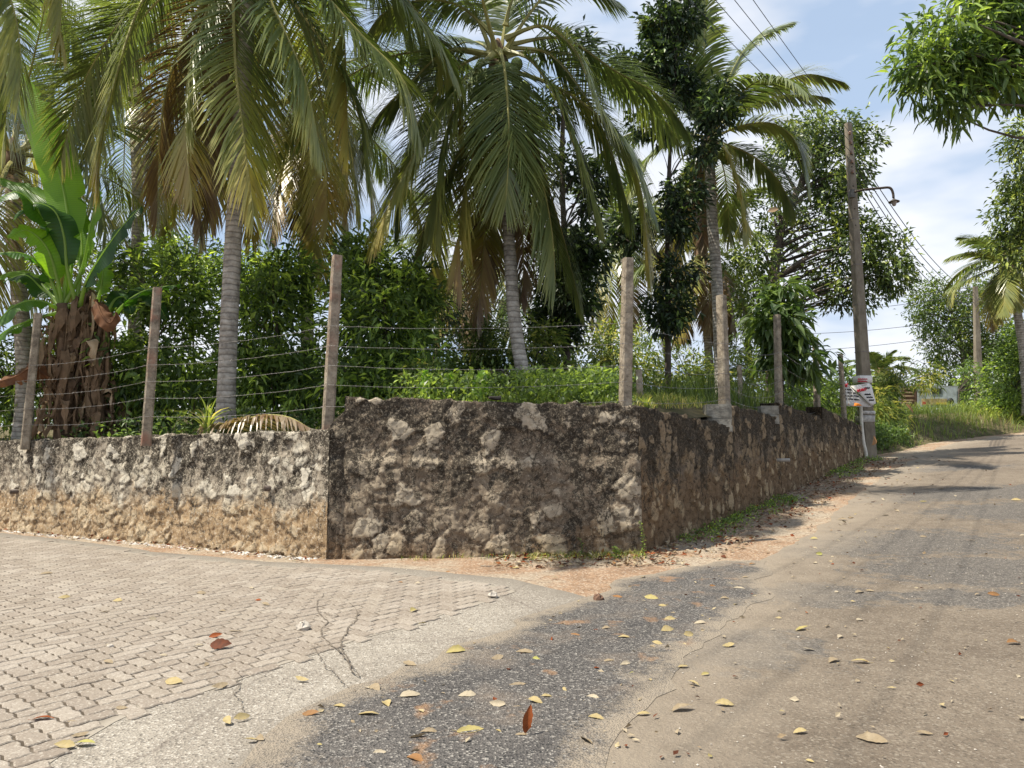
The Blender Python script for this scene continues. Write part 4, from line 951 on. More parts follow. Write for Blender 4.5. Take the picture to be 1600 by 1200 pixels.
palm('coconut palm far back between the two big palms with glowing yellow lower fronds', PP((478, 690, 16.5), (480, 560, 16.5), (478, 350, 16.6), (470, 150, 16.8)), .15, .12, seed=6, auto=18, aL=4.6, olddead=1,
     custom=[(PP((470, 160, 16.3), (476, 200, 15.8), (484, 260, 15.6), (493, 345, 15.6), (490, 420, 15.6)), .5, .55, .95),
             (PP((470, 160, 16.3), (445, 220, 15.8), (430, 300, 15.6), (425, 370, 15.5)), .56, .7, .9),
             (PP((475, 160, 16.3), (510, 220, 16), (535, 290, 15.9), (545, 370, 15.9)), .42, .56, .9)])
palm('back row coconut palm showing between the banana clump and the big grey trunk', PP((205, 690, 18), (210, 500, 18), (215, 300, 18), (205, 120, 18.2)), .15, .12, seed=7, auto=22, aL=4.6, olddead=2, n=80)
palm('slim coconut palm behind the road-side fence with a beard of rust-brown dead fronds', PP((1112, 640, 26), (1108, 560, 26), (1100, 470, 26), (1096, 395, 26)), .15, .12, seed=8, auto=16, aL=3.8, olddead=7, n=70, wid=.05)
palm('pale coconut palm far back, its crown showing left of the ringed fence post', PP((985, 640, 30), (982, 520, 30), (972, 380, 30)), .15, .12, seed=9, auto=20, aL=4.4, olddead=2, n=64, wid=.055)
palm('small distant coconut palm right of the utility pole', PP((1372, 640, 48), (1373, 610, 48), (1374, 585, 48)), .2, .15, seed=10, auto=20, aL=2.2, olddead=0, n=44, wid=.08, leafL=.9)
palm('coconut palm at the right edge with sunlit yellow fronds and a curving trunk', PP((1606, 650, 27), (1600, 560, 27), (1588, 480, 27), (1572, 415, 27)), .16, .13, seed=12, auto=14, aL=2.3, olddead=1, n=64, wid=.05, leafL=.8,
     custom=[(PP((1570, 412, 26.8), (1545, 400, 26.6), (1515, 395, 26.5), (1485, 402, 26.5)), .3, .2, .8), (PP((1572, 412, 26.8), (1540, 425, 26.6), (1505, 440, 26.5), (1482, 452, 26.5)), .24, .2, .8),
             (PP((1575, 412, 26.6), (1580, 430, 26), (1588, 470, 25.9), (1592, 480, 25.9)), .34, .4, .6), (PP((1570, 412, 26.6), (1570, 440, 26), (1568, 480, 25.9), (1562, 490, 25.9)), .28, .34, .6)])
palm('faint coconut palm far behind the middle palm, seen under its fronds', PP((742, 640, 26), (744, 560, 26), (748, 470, 26), (740, 400, 26)), .15, .12, seed=13, auto=18, aL=4.2, olddead=3, n=64, wid=.05)

# ------------------------------------------------------------------ broad-leaved trees and bushes
def leafcloud(c, d, L, Wd, rnd, r, hi=False, hang=.25):
    n = len(c); up_ = nrm(r.standard_normal((n, 3)) * .5 + UPZ); S = nrm(np.cross(d, up_)); Nn = np.cross(S, d)
    if not hi:
        V = np.stack([c, c + d * (L * .42)[:, None] + S * (Wd / 2)[:, None] + Nn * (Wd * .18)[:, None], c + d * L[:, None] - UPZ * (L * hang * .5)[:, None],
                      c + d * (L * .42)[:, None] - S * (Wd / 2)[:, None] + Nn * (Wd * .18)[:, None]], 1).reshape(-1, 3)
        k = (np.arange(n) * 4)[:, None]; return V, [np.concatenate([k + [[0, 1, 2]], k + [[0, 2, 3]]])], np.repeat(rnd, 4)
    rows = []
    for t, w in ((0, .08), (.28, .9), (.62, .85), (1, .03)):
        m = c + d * (L * t)[:, None] - UPZ * (L * hang * t * t)[:, None]
        rows += [m + S * (Wd * w / 2)[:, None] + Nn * (Wd * .16 * w)[:, None], m, m - S * (Wd * w / 2)[:, None] + Nn * (Wd * .16 * w)[:, None]]
    V = np.stack(rows, 1).reshape(-1, 3); k = (np.arange(n) * 12)[:, None]
    F = np.concatenate([k + np.array([[3 * j + s, 3 * j + s + 1, 3 * j + s + 4, 3 * j + s + 3]]) for j in range(3) for s in (0, 1)])
    return V, [F], np.repeat(rnd, 12)
def crown_pts(blobs, ncl, r, gap=.35):
    w = np.array([b[3] * b[4] * (b[5] if len(b) > 5 else 1) for b in blobs], float); w /= w.sum()
    out, dirs = [], []
    for b, k in zip(blobs, (w * ncl).astype(int)):
        cx, cy, d, rx, ry = b[:5]; c = P(cx, cy, d); sx, sz = rx / FPX * d, ry / FPX * d; sy = (sx + sz) / 2
        u = nrm(r.standard_normal((k, 3))); rho = r.random((k, 1))**.42; q = u * rho
        nz = np.array([mnoise.noise(Vector(tuple((c + v * [sx, sy, sz]) * 1.6 / max(.6, (sx + sz) / 2)))) for v in q])
        keep = nz > -.28 * (1 - gap) - .1 + .25 * gap * (rho[:, 0] - .5); q = q[keep]; u2 = u[keep]
        lump = 1 + .18 * np.array([mnoise.noise(Vector(tuple(v * 2.3 + cx))) for v in u2])[:, None]
        out.append(c + q * lump * [sx, sy, sz]); dirs.append(nrm(u2 + [0, 0, .25]))
    return np.concatenate(out), np.concatenate(dirs)
def tree(name, lab, cat, trunk, r0, r1, blobs, ncl, per, L, wr, mat, seed, group=None, bark=BARK, hang=.35, spread=.22, gap=.35, hi=False, base_rnd=(.0, .95), flush=.16, limbs=10, lsize=.45, up=0.):
    r = np.random.default_rng(seed); tp = [np.array(p) for p in trunk]
    th = Thing(name, lab, cat, tp[0], group)
    pts, dirs = crown_pts(blobs, ncl, r, gap)
    n = len(pts); cl = np.repeat(pts, per, 0); od = np.repeat(dirs, per, 0)
    d = nrm(od * .55 + r.standard_normal((n * per, 3)) * .62 + [0, 0, up - .30]); ps = cl + d * (spread * r.random((n * per, 1))) * .5 + r.standard_normal((n * per, 3)) * spread * .25
    LL = L * r.uniform(1 - lsize, 1.15, n * per); young = np.repeat(r.random(n) < flush, per)
    cr = np.repeat(r.uniform(*base_rnd, n), per); rnd = np.clip(cr + r.normal(0, .10, n * per) + young * .45, 0, 1)
    V, F, A = leafcloud(ps, d, LL, LL * wr * r.uniform(.8, 1.2, n * per), rnd, r, hi, hang)
    th.part('crown', V, F, mat, attrs=dict(rnd=A), smooth=False)
    sp_ = spline(tp, 16); g = [tube(sp_, np.interp(np.linspace(0, 1, 16), [0, .08, 1], [r0 * 1.35, r0, r1]), 9, jit=.05)]
    sel = pts[r.permutation(n)[:limbs * 5]]
    for i, q in enumerate(sel):
        dd = np.linalg.norm(sp_ - q, axis=1) + np.maximum(0, sp_[:, 2] - q[2]) * 1.5; k = int(np.argmin(dd)); a = sp_[max(0, k - 1)]
        mid = (a + q) / 2 + r.normal(0, .06, 3) * np.linalg.norm(q - a) + [0, 0, .06 * np.linalg.norm(q - a)]
        rr = max(r1, .012) * (1.0 if i < limbs else .4); g.append(tube(spline([a, mid, q], 7), np.linspace(rr, .006, 7), 5, cap=False))
    V, F = cat_geo(g); th.part('trunk', V, F, bark)
    return th
GB = 'dense bushes behind the fence'
tree('mango_bush', 'dark dense bush between the banana clump and the big grey palm trunk', 'bush', PP((235, 672, 13.2), (240, 560, 13.2), (245, 470, 13.2)), .05, .02,
     [(235, 540, 13.3, 105, 95), (285, 450, 13.6, 75, 70), (190, 600, 13.1, 70, 55), (290, 610, 13, 70, 45), (215, 430, 14.2, 60, 60)], 1250, 9, .20, .30, MANGO, 21, GB, spread=.3, gap=.55)
tree('mango_bush', 'tall leafy bush just right of the big grey palm trunk, lit on its upper left', 'bush', PP((430, 660, 13), (432, 540, 13), (430, 450, 13)), .05, .02,
     [(430, 500, 13.2, 85, 100), (400, 590, 12.9, 70, 60), (470, 590, 12.8, 70, 60), (440, 430, 13.4, 60, 55), (385, 430, 13.9, 35, 55)], 1300, 9, .20, .30, MANGO, 22, GB, spread=.3, gap=.55, flush=.22)
tree('mango_bush', 'tall bush with bright young top leaves right of the notched fence post', 'bush', PP((600, 650, 12.6), (602, 540, 12.6), (600, 450, 12.6)), .06, .02,
     [(600, 500, 12.8, 85, 100), (575, 430, 12.9, 62, 70), (575, 600, 12.4, 80, 50), (640, 580, 12.6, 60, 60), (640, 460, 13.0, 50, 60)], 1500, 9, .20, .30, MANGO, 23, GB, spread=.3, gap=.55, flush=.25)
tree('mango_bush', 'lighter open bush left of the middle palm trunk under its fronds', 'bush', PP((750, 660, 14), (752, 590, 14), (750, 540, 14)), .035, .015,
     [(750, 560, 14, 58, 58), (720, 605, 13.7, 50, 35), (785, 590, 14, 40, 45), (760, 520, 14.2, 35, 35)], 620, 10, .16, .24, LIGHTL, 24, GB, spread=.3, gap=.55, base_rnd=(0, .5))
tree('dark_tree', 'dark round-headed tree with a bare stem right of the middle palm trunk', 'tree', PP((885, 650, 15), (886, 560, 15), (884, 430, 15), (878, 250, 15), (884, 120, 15)), .09, .035,
     [(885, 445, 15, 55, 65), (905, 390, 15, 48, 42), (865, 515, 15, 38, 38), (925, 300, 15.3, 32, 42, .7), (895, 260, 15.2, 30, 40, .6), (855, 170, 15.2, 28, 40, .5), (905, 70, 15.4, 28, 18, .7)], 1050, 9, .20, .36, DARKL, 25, None, spread=.3, flush=.05)
tree('slender_tree', 'tall slender tree with separate dark leafy clumps on one thin straight stem', 'tree', PP((1043, 655, 16.4), (1044, 520, 16.4), (1043, 350, 16.4), (1050, 180, 16.4), (1062, 20, 16.4)), .075, .025,
     [(1040, 35, 16.4, 40, 42), (1075, 20, 16.4, 28, 34), (985, 112, 16.3, 42, 30), (1040, 95, 16.4, 38, 34), (1060, 140, 16.4, 32, 28), (1120, 165, 16.1, 30, 42), (1020, 195, 16.3, 38, 24, .7), (1068, 305, 16.2, 34, 28), (1055, 350, 16.2, 38, 22),
      (985, 362, 16.4, 38, 32), (1043, 485, 16.3, 38, 34), (1060, 425, 16.2, 38, 15), (1098, 225, 16.2, 22, 28, .8)], 1250, 9, .20, .40, DARKL, 26, None, spread=.3, flush=.06, gap=.25, limbs=14)
tree('broad_tree', 'big spreading tree with an open dappled crown behind the utility pole', 'tree', PP((1208, 640, 24), (1209, 500, 24), (1212, 400, 24), (1235, 320, 24), (1290, 230, 24)), .22, .08,
     [(1290, 205, 24, 75, 32), (1352, 222, 23.5, 24, 26), (1235, 235, 24, 45, 45), (1300, 260, 23.8, 62, 50), (1318, 305, 23.6, 30, 55), (1285, 330, 24, 48, 50, .45), (1335, 380, 23.5, 50, 50), (1385, 400, 23.3, 40, 48), (1400, 435, 23.3, 28, 26),
      (1335, 450, 23.5, 55, 42, .8), (1240, 360, 24.4, 45, 65, .45), (1175, 405, 23, 42, 32), (1200, 330, 24, 35, 50, .5), (1180, 470, 23.5, 40, 60, .6), (1290, 440, 24, 45, 40, .5)], 2200, 10, .21, .42, BIGT, 27, None, spread=.40, gap=.8, limbs=22, flush=.10)
tree('young_tree', 'young tree with large drooping bright leaves behind the slim fence post', 'tree', PP((1222, 660, 15.6), (1222, 570, 15.6), (1224, 480, 15.6)), .045, .02,
     [(1220, 462, 15.6, 30, 20), (1205, 500, 15.5, 26, 28), (1242, 510, 15.4, 30, 28), (1258, 560, 15.3, 24, 24), (1215, 560, 15.6, 22, 26), (1290, 545, 15.6, 14, 14)], 210, 9, .30, .34, NEARL, 28, None, spread=.35, hi=True, hang=.55, flush=.12, base_rnd=(0, .55))
tree('mango_tree', 'overhanging tree with long bright leaves filling the upper right corner', 'tree', PP((1880, 900, 9.3), (1860, 600, 9.3), (1780, 300, 9.2), (1690, 120, 9.1)), .16, .07,
     [(1478, 70, 9, 72, 55), (1545, 20, 9.2, 75, 55), (1445, 115, 8.9, 45, 38), (1520, 120, 9, 60, 42), (1580, 90, 9.1, 60, 55), (1495, 160, 8.9, 40, 16), (1450, 155, 8.9, 26, 18), (1640, 60, 9.2, 90, 90), (1720, 120, 9.3, 80, 90), (1600, -40, 9.2, 90, 50)], 1150, 11, .185, .25, NEARL, 29, None, spread=.34, hi=True, hang=.4, flush=.25, gap=.35, limbs=14, base_rnd=(0, .75))
tree('roadside_tree', 'shaggy tree at the right edge below the overhanging branch', 'tree', PP((1740, 720, 13.5), (1720, 500, 13.5), (1660, 300, 13.5)), .14, .06,
     [(1600, 215, 12.5, 28, 32), (1598, 265, 13, 30, 34), (1600, 330, 13.2, 50, 50), (1590, 385, 13.4, 38, 34), (1650, 380, 13.4, 50, 60), (1660, 260, 13, 50, 60)], 1150, 10, .13, .36, BIGT, 30, None, spread=.3, flush=.3, gap=.5)
tree('feathery_tree', 'yellow-green tree with several thin stems left of the distant pole', 'tree', PP((1512, 672, 38), (1508, 600, 38), (1500, 530, 38), (1480, 470, 38)), .14, .05,
     [(1455, 455, 38, 32, 26), (1470, 500, 38, 42, 35), (1520, 480, 38, 50, 34), (1550, 450, 38.5, 38, 30), (1490, 540, 38, 55, 32), (1480, 585, 38, 45, 28, .6), (1545, 530, 38, 38, 40), (1540, 590, 38, 28, 40, .7), (1430, 480, 38, 14, 22)], 2000, 9, .21, .42, LIGHTL, 31, None, spread=.5, gap=.6, bark=BARKG, limbs=20, base_rnd=(0, .55))
for i, (x0_, y0_, d_, bl, nm) in enumerate([(1595, 668, 28, [(1585, 600, 28, 42, 62), (1560, 640, 28, 35, 30), (1620, 560, 28, 50, 70), (1590, 540, 29, 32, 32)], 'dense dark thicket at the right edge beyond the road crest'),
                                            (1500, 668, 34, [(1500, 645, 34, 22, 26), (1515, 600, 34.5, 18, 40)], 'dark shrub between the hoarding and the distant pole')]):
    tree('thicket_bush', nm, 'bush', PP((x0_, y0_, d_), (x0_ - 2, y0_ - 60, d_)), .06, .03, bl, 1000 if i == 0 else 260, 9, .20, .40, MANGO, 33 + i, None, spread=.4, flush=.18)
tree('bamboo_clump', 'pale feathery clump right of the utility pole above the tall grass', 'bush', PP((1395, 668, 25), (1397, 640, 25), (1400, 600, 25)), .03, .01,
     [(1378, 614, 25, 20, 26), (1402, 585, 25, 10, 20), (1385, 655, 23.5, 22, 30), (1370, 630, 22.5, 14, 34), (1445, 590, 30, 22, 20)], 420, 10, .26, .16, LIGHTL, 36, None, spread=.35, flush=.4, hang=.7)
for i, (bl, lab, m_, n_) in enumerate([
        ([(940, 560, 17, 50, 60), (900, 600, 16.5, 40, 35), (985, 575, 18, 45, 45)], 'sunlit yellow-green thicket behind the ringed fence post', LIGHTL, 620),
        ([(1075, 585, 20, 60, 40), (1150, 590, 21, 50, 38), (1020, 540, 20, 40, 40, .5)], 'loose scrub of thin twigs between the ringed post and the plinth post', LIGHTL, 560),
        ([(1165, 560, 26, 45, 45), (1250, 610, 19, 55, 30), (1320, 600, 21, 40, 28), (1300, 625, 20, 45, 22)], 'dark scrub behind the far fence posts', MANGO, 650),
        ([(20, 610, 14.5, 60, 70), (90, 560, 15, 60, 70), (-60, 560, 14.5, 60, 90)], 'dark bush behind the banana stems at the left edge', MANGO, 900),
        ([(300, 410, 17, 80, 45), (120, 430, 17.5, 70, 70)], 'shadowed tree mass behind the left palms', MANGO, 420),
        ([(840, 580, 13.5, 34, 48), (870, 600, 13.3, 30, 30), (850, 530, 14, 28, 28)], 'low sunlit shrub directly right of the middle palm trunk', LIGHTL, 300),
        ([(660, 600, 11.6, 42, 26), (735, 606, 11.8, 34, 20), (905, 600, 12, 40, 26), (950, 606, 12, 28, 20)], 'low sunlit herbs and seedlings along the middle wall top', LIGHTL, 330),
        ([(690, 470, 19, 45, 60), (660, 560, 18, 50, 60), (800, 500, 21, 60, 60, .6)], 'far bush seen through the gap left of the middle palm', DARKL, 500)]):
    c0 = bl[0]; d_ = c0[2]; gz = P(c0[0], 660, d_)
    tree('shrub', lab, 'bush', [gz, P(c0[0] + 3, 620, d_), P(c0[0], c0[1], d_)], .04, .015, bl, n_, 9, .17, .30, m_, 60 + i, 'scrub and small bushes behind the fence', spread=.3, flush=.2, gap=.5)
# far-off woodland closing the view
def woods():
    r = np.random.default_rng(5); xs = []; 
    for i in range(150):
        a = r.uniform(-.95, .95); d = r.uniform(42, 62); x = a * d; z0 = float(garden_z(x, d)); h = r.uniform(2.5, 5.5) - (1.6 if .2 < a < .55 else 0)
        k = 150; u = nrm(r.standard_normal((k, 3))) * r.random((k, 1))**.4; xs.append(np.array([x, d, z0 + h * .45]) + u * [h * .55, h * .5, h * .55])
    c = np.concatenate(xs); n = len(c); d = nrm(r.standard_normal((n, 3)) + [0, 0, .2]); L = r.uniform(.3, .6, n)
    V, F, A = leafcloud(c, d, L, L * .7, np.clip(r.uniform(0, .7, n), 0, 1), r); return V, F, A
V, F, A = woods(); tag(mesh('distant_woods', V, F, BIGT, attrs=dict(rnd=A), smooth=False), 'far-off green woodland beyond the garden', 'woodland', kind='stuff')

# ------------------------------------------------------------------ banana clump
def banana_blade(path, W_, rv, seed, face=None, fold=.25, tear=.10, t0=.22):
    "petiole + blade on one midrib; face = rough direction the upper side looks at"
    r = np.random.default_rng(seed); N = 44; C = spline(path, N); T = nrm(np.gradient(C, axis=0))
    f = np.array(face if face is not None else (0, -.6, .8.__float__()), float); S = nrm(np.cross(T, f)); Nn = nrm(np.cross(S, T))
    t = np.linspace(0, 1, N); w = np.where(t < t0, 0, np.sin(np.pi * np.clip((t - t0) / (1 - t0), 0, 1)**.62)**.55) * W_ / 2
    us = np.array([-1, -.7, -.4, -.12, 0, .12, .4, .7, 1.]); m = len(us); k0 = max(0, int(t0 * N) - 1)
    rows = []; uv = []
    L = np.linalg.norm(C[-1] - C[0])
    wavy = [r.normal(0, .02, N).cumsum() * .0 + .03 * np.sin(t * 30 + r.uniform(0, 6)) for _ in (0, 1)]
    for j, u in enumerate(us):
        z = -fold * abs(u)**1.5 * w + (wavy[0] if u < 0 else wavy[1]) * abs(u)**2 + .02 * (abs(u) > .05) * 0
        rows.append(C + S * (u * w)[:, None] + Nn * z[:, None]); uv.append(np.stack([t * L, np.full(N, u), t], -1))
    V = np.stack(rows, 1)[k0:]; uv = np.stack(uv, 1)[k0:]; n = N - k0
    # tears: pull the strip ends apart by collapsing single outer vertices inwards
    for side in (0, m - 1):
        for i in range(2, n - 2):
            if r.random() < tear:
                q = 3 if side == 0 else m - 4
                V[i, side] = V[i, side] * .5 + V[i, q] * .5
                s1 = 1 if side == 0 else m - 2; V[i, s1] = V[i, s1] * .8 + V[i, q] * .2
    V = V.reshape(-1, 3); uv = uv.reshape(-1, 3); I = np.arange(n * m).reshape(n, m)
    F = np.stack([I[:-1, :-1], I[1:, :-1], I[1:, 1:], I[:-1, 1:]], -1).reshape(-1, 4)
    tv, tf = tube(C, np.interp(t, [0, t0, .5, 1], [.038, .026, .014, .003]), 7)
    nv = len(V); V2, F2 = cat_geo([(V, [F]), (tv - Nn.repeat(7, 0).reshape(N * 7, 3)[:0].sum() if False else tv, tf)])
    uvt = np.zeros((len(tv), 3)); rn = np.clip(rv + .0 * np.arange(len(V2)), 0, 1)
    return V2, F2, dict(rnd=rn, uvw=np.concatenate([uv, uvt]))
def banana(lab, base, top, r0, leaves_, seed, nskirt):
    th = Thing('banana_plant', lab, 'banana plant', base, 'banana plants behind the fence'); r = np.random.default_rng(seed)
    V, F = tube(spline([base, (np.array(base) + top) / 2 + [.03, 0, 0], top], 14), np.linspace(r0, r0 * .55, 14), 12, jit=.05); th.part('stem', V, F, DRY, attrs=dict(rnd=r.random(len(V)) * .35))
    for i, (p, w, rv, face) in enumerate(leaves_):
        V, F, A = banana_blade(PP(*p), w, rv, seed * 50 + i, face); o = th.part('leaf', V, F, BANANA, attrs=A)
    # dried leaves and sheaths hanging round the stem
    axis = spline([base, top], 20)
    for i in range(nskirt):
        k = r.uniform(.12, 1.02); a = r.uniform(0, 2 * np.pi); c = np.array(base) + (np.array(top) - base) * k; o = np.array([math.cos(a), math.sin(a), 0]); rr = r0 * (1.05 - .3 * k)
        ln = r.uniform(.35, .95) * (.5 + .5 * k); out = r.uniform(.03, .17); lean = r.normal(0, .06, 3)
        p = spline([c + o * rr, c + o * (rr + out * .9) + [0, 0, .03] + lean, c + o * (rr + out) - [0, 0, ln * .5] + lean * 1.5, c + o * (rr + out * .5) - [0, 0, ln] + lean * 2], 8)
        p[:, 2] = np.maximum(p[:, 2], base[2] - .03); S = np.array([-math.sin(a), math.cos(a), 0]) + r.normal(0, .4, 3); w = r.uniform(.015, .10) * np.array([.6, .9, 1, 1, .9, .8, .5, .15])
        cur = o * .5
        V = np.stack([p - S * w[:, None] / 2 + r.normal(0, .02, p.shape), p + cur * w[:, None] * .35, p + S * w[:, None] / 2 + r.normal(0, .02, p.shape)], 1).reshape(-1, 3)
        I = np.arange(24).reshape(8, 3); F = np.stack([I[:-1, :-1], I[1:, :-1], I[1:, 1:], I[:-1, 1:]], -1).reshape(-1, 4)
        big = r.random() < .12
        th.part('dried_leaf', V, F, DRY, attrs=dict(rnd=np.clip(np.full(24, r.choice([.15, .3, .45, .6, .85], p=[.15, .25, .30, .20, .10])) + r.normal(0, .05, 24), 0, 1)), smooth=False)
    return th
bd = 12.2
banana('left banana plant of the clump, with a huge upright leaf and dried brown stem sheaths', P(100, 700, bd), P(98, 475, bd), .16, [
    ([(98, 480, bd), (108, 380, bd), (100, 300, bd), (75, 215, bd - .1), (35, 140, bd - .1), (2, 100, bd)], .62, .93, (.25, -.9, .1)),
    ([(95, 480, bd), (70, 420, bd - .2), (30, 395, bd - .5), (-30, 400, bd - .6)], .45, .5, (0, -.4, .9)),
    ([(95, 480, bd), (85, 400, bd - .1), (66, 340, bd - .4), (25, 300, bd - .7), (-25, 330, bd - .9)], .55, .42, (0, -.5, .85)),
    ([(98, 480, bd), (88, 430, bd - .2), (72, 385, bd - .4), (42, 360, bd - .6), (12, 372, bd - .8)], .42, .9, (.3, -.8, .5)),
    ([(95, 485, bd), (60, 470, bd - .3), (20, 480, bd - .5), (-30, 530, bd - .6)], .50, .62, (0, -.5, .85)),
    ([(92, 480, bd), (60, 440, bd + .2), (20, 425, bd + .4), (-40, 450, bd + .5)], .42, .85, (0, -.5, .85)),
    ([(100, 478, bd), (112, 400, bd + .2), (90, 330, bd + .3), (50, 300, bd + .3), (0, 280, bd + .3)], .5, .72, (.1, -.8, .6)),
    ([(92, 488, bd), (50, 500, bd - .2), (5, 520, bd - .3), (-30, 560, bd - .3)], .4, .7, (0, -.5, .85)),
    ([(100, 478, bd), (128, 420, bd), (140, 360, bd - .1), (150, 320, bd - .1), (152, 285, bd - .1)], .36, .88, (-.6, -.7, .3))], 5, 120)
banana('right banana plant of the clump, with a broad dark leaf slanting up towards the palm', P(150, 700, bd + .2), P(140, 460, bd + .2), .16, [
    ([(125, 480, bd), (135, 440, bd - .3), (158, 400, bd - .5), (190, 355, bd - .6), (221, 322, bd - .6)], .50, .08, (-.5, -.75, .3)),
    ([(118, 470, bd), (105, 420, bd - .2), (100, 370, bd - .3), (85, 330, bd - .4), (52, 318, bd - .5), (20, 345, bd - .6)], .45, .30, (0, -.5, .85)),
    ([(150, 480, bd), (158, 450, bd), (162, 420, bd), (165, 400, bd)], .34, .9, (-.3, -.9, .2)),
    ([(175, 500, bd), (195, 475, bd - .1), (225, 455, bd - .2), (262, 447, bd - .2), (282, 446, bd - .2)], .34, .45, (0, -.3, .95)),
    ([(165, 500, bd), (178, 470, bd + .1), (195, 465, bd + .2), (205, 490, bd + .2)], .40, .35, (.2, -.8, .5)),
    ([(170, 490, bd + .3), (195, 455, bd + .4), (235, 462, bd + .5), (262, 500, bd + .5)], .36, .3, (0, -.6, .8)),
    ([(120, 470, bd), (128, 390, bd + .2), (122, 330, bd + .3), (112, 300, bd + .3)], .34, .78, (-.4, -.8, .3)),
    ([(110, 480, bd), (70, 455, bd + .1), (40, 430, bd), (5, 440, bd)], .40, .2, (0, -.5, .85))], 6, 170)
for (p, w, lab, sd) in (([(150, 470, bd - .3), (158, 490, bd - .45), (172, 505, bd - .5), (183, 488, bd - .5)], .26, 'rust-orange dead banana leaf folded beside the right banana stem', 1),
                        ([(75, 590, bd - .3), (50, 575, bd - .5), (25, 588, bd - .55), (-15, 600, bd - .6)], .30, 'rust-orange dead banana leaf drooping past the leftmost post', 2)):
    V, F, A = banana_blade(PP(*p), w, .1, sd, (.1, -.9, .4), t0=.02, fold=.6); single('dead_banana_leaf', lab, 'dead leaf', P(*p[0]), V, F, RUSTLEAF)

# ------------------------------------------------------------------ grass, weeds, litter
def blades(base, h, w, r, lean=.5, segs=4, az=None):
    n = len(base); a = r.uniform(0, 2 * np.pi, n) if az is None else az; D = np.stack([np.cos(a), np.sin(a), np.zeros(n)], -1); S = np.stack([-np.sin(a), np.cos(a), np.zeros(n)], -1)
    ln = lean * r.uniform(.3, 1.5, n); rows = []
    for k in range(segs + 1):
        t = k / segs; p = base + D * (h * ln * t**1.8)[:, None] + UPZ * (h * (t - .45 * np.minimum(ln, 1.3) * t**2.6))[:, None]; ww = (w * (1 - t**2) + .0005)[:, None]
        rows += [p - S * ww / 2, p + S * ww / 2]
    V = np.stack(rows, 1).reshape(-1, 3); k = (np.arange(n) * 2 * (segs + 1))[:, None]
    return V, [np.concatenate([k + np.array([[2 * j, 2 * j + 1, 2 * j + 3, 2 * j + 2]]) for j in range(segs)])], 2 * (segs + 1)
def stuff_grass(name, lab, cat, base, h, w, r, lean=.5, mat=GRASS, rn=(0, .8)):
    V, F, m = blades(base, h, w, r, lean); tag(mesh(name, V, F, mat, attrs=dict(rnd=np.repeat(np.clip(r.uniform(*rn, len(base)), 0, 1), m)), smooth=False), lab, cat, kind='stuff')
r = np.random.default_rng(77); GBI = np.array([WBB + [0, .45], WA + [.1, .4], WC + [-.35, .4], WE + [-.5, .3]] + [tuple(v) for v in VERGE[1:]] + [(90, 120), (-70, 120), (-70, 30)])
# roadside bank
vd = VERGE[:7]; seg = np.linalg.norm(np.diff(vd, axis=0), axis=1); cum = np.concatenate([[0], np.cumsum(seg)])
n = 15000; s = r.random(n)**.8 * cum[-1]; bx = np.interp(s, cum, vd[:, 0]); by = np.interp(s, cum, vd[:, 1]); off = r.random(n)**.8 * 3.6
bx2 = bx - off * .62 + r.normal(0, .08, n); by2 = by + off * .78 + r.normal(0, .08, n); clump = np.array([mnoise.noise(Vector((a * .9, b * .9, 0))) for a, b in zip(bx2, by2)])
k = clump + r.normal(0, .25, n) > -.3; bx2, by2, clump, off = bx2[k], by2[k], clump[k], off[k]
base = np.stack([bx2, by2, garden_z(bx2, by2) - .04], -1)
blade_tone = np.clip(.42 + .35 * clump + .02 * (bx2 - 10), 0, 1)  # blade colour value, rising with the clump noise and towards the right
V, F, m = blades(base, r.uniform(.28, .75, len(base)) * np.interp(off, [0, .5], [.45, 1]), r.uniform(.010, .022, len(base)), r, .75)
tag(mesh('roadside_grass', V, F, GRASS, attrs=dict(rnd=np.repeat(np.clip(blade_tone + r.normal(0, .14, len(base)), 0, 1), m)), smooth=False), 'tall arching sunlit grass on the bank beside the road', 'grass', kind='stuff')
# grass and herbs in the garden just behind the wall tops
def band(x0, x1, y0, y1, n):
    x = r.uniform(x0, x1, n); y = r.uniform(y0, y1, n); k = inside(np.stack([x, y], -1), GBI); x, y = x[k], y[k]; return np.stack([x, y, garden_z(x, y) - .02], -1)
b_ = np.concatenate([band(-1.6, 3.5, 8.85, 14, 5200), band(3, 9, 12, 22, 6500)])
inb = inside(b_[:, :2], np.array(gb)); b_ = b_[inb]; cl = np.array([mnoise.noise(Vector((p[0] * 1.3, p[1] * 1.3, 4))) for p in b_]); b_ = b_[cl > -.22]
stuff_grass('garden_grass', 'short mixed grass growing behind the tall wall', 'grass', b_, r.uniform(.05, .26, len(b_)), r.uniform(.006, .014, len(b_)), r, .7, rn=(.1, .8))
b_ = band(1.6, 3.9, 9.3, 12.2, 3800); b_ = b_[inside(b_[:, :2], np.array(gb))]
stuff_grass('dry_grass', 'short yellow dry grass behind the nearest road-side wall section', 'grass', b_, r.uniform(.04, .16, len(b_)), r.uniform(.005, .010, len(b_)), r, .6, rn=(.65, 1.1))
b_ = np.concatenate([band(-9.5, -1.8, 8.9, 16, 5500)]); b_ = b_[inside(b_[:, :2], np.array(gb))]
stuff_grass('shade_grass', 'sparse low grass and twigs along the left wall top', 'grass', b_, r.uniform(.04, .16, len(b_)), r.uniform(.003, .008, len(b_)), r, .5, rn=(0, 1.1))
# reeds and tall grass right of the ringed post
b_ = np.concatenate([band(3.8, 7.5, 15, 20, 2200), band(1.8, 4.5, 13, 17, 1300)]); b_ = b_[inside(b_[:, :2], np.array(gb))]
stuff_grass('tall_reeds', 'tall dark reedy grass behind the road-side fence', 'reeds', b_, r.uniform(.3, .85, len(b_)), r.uniform(.012, .024, len(b_)), r, .55, rn=(0, .55))
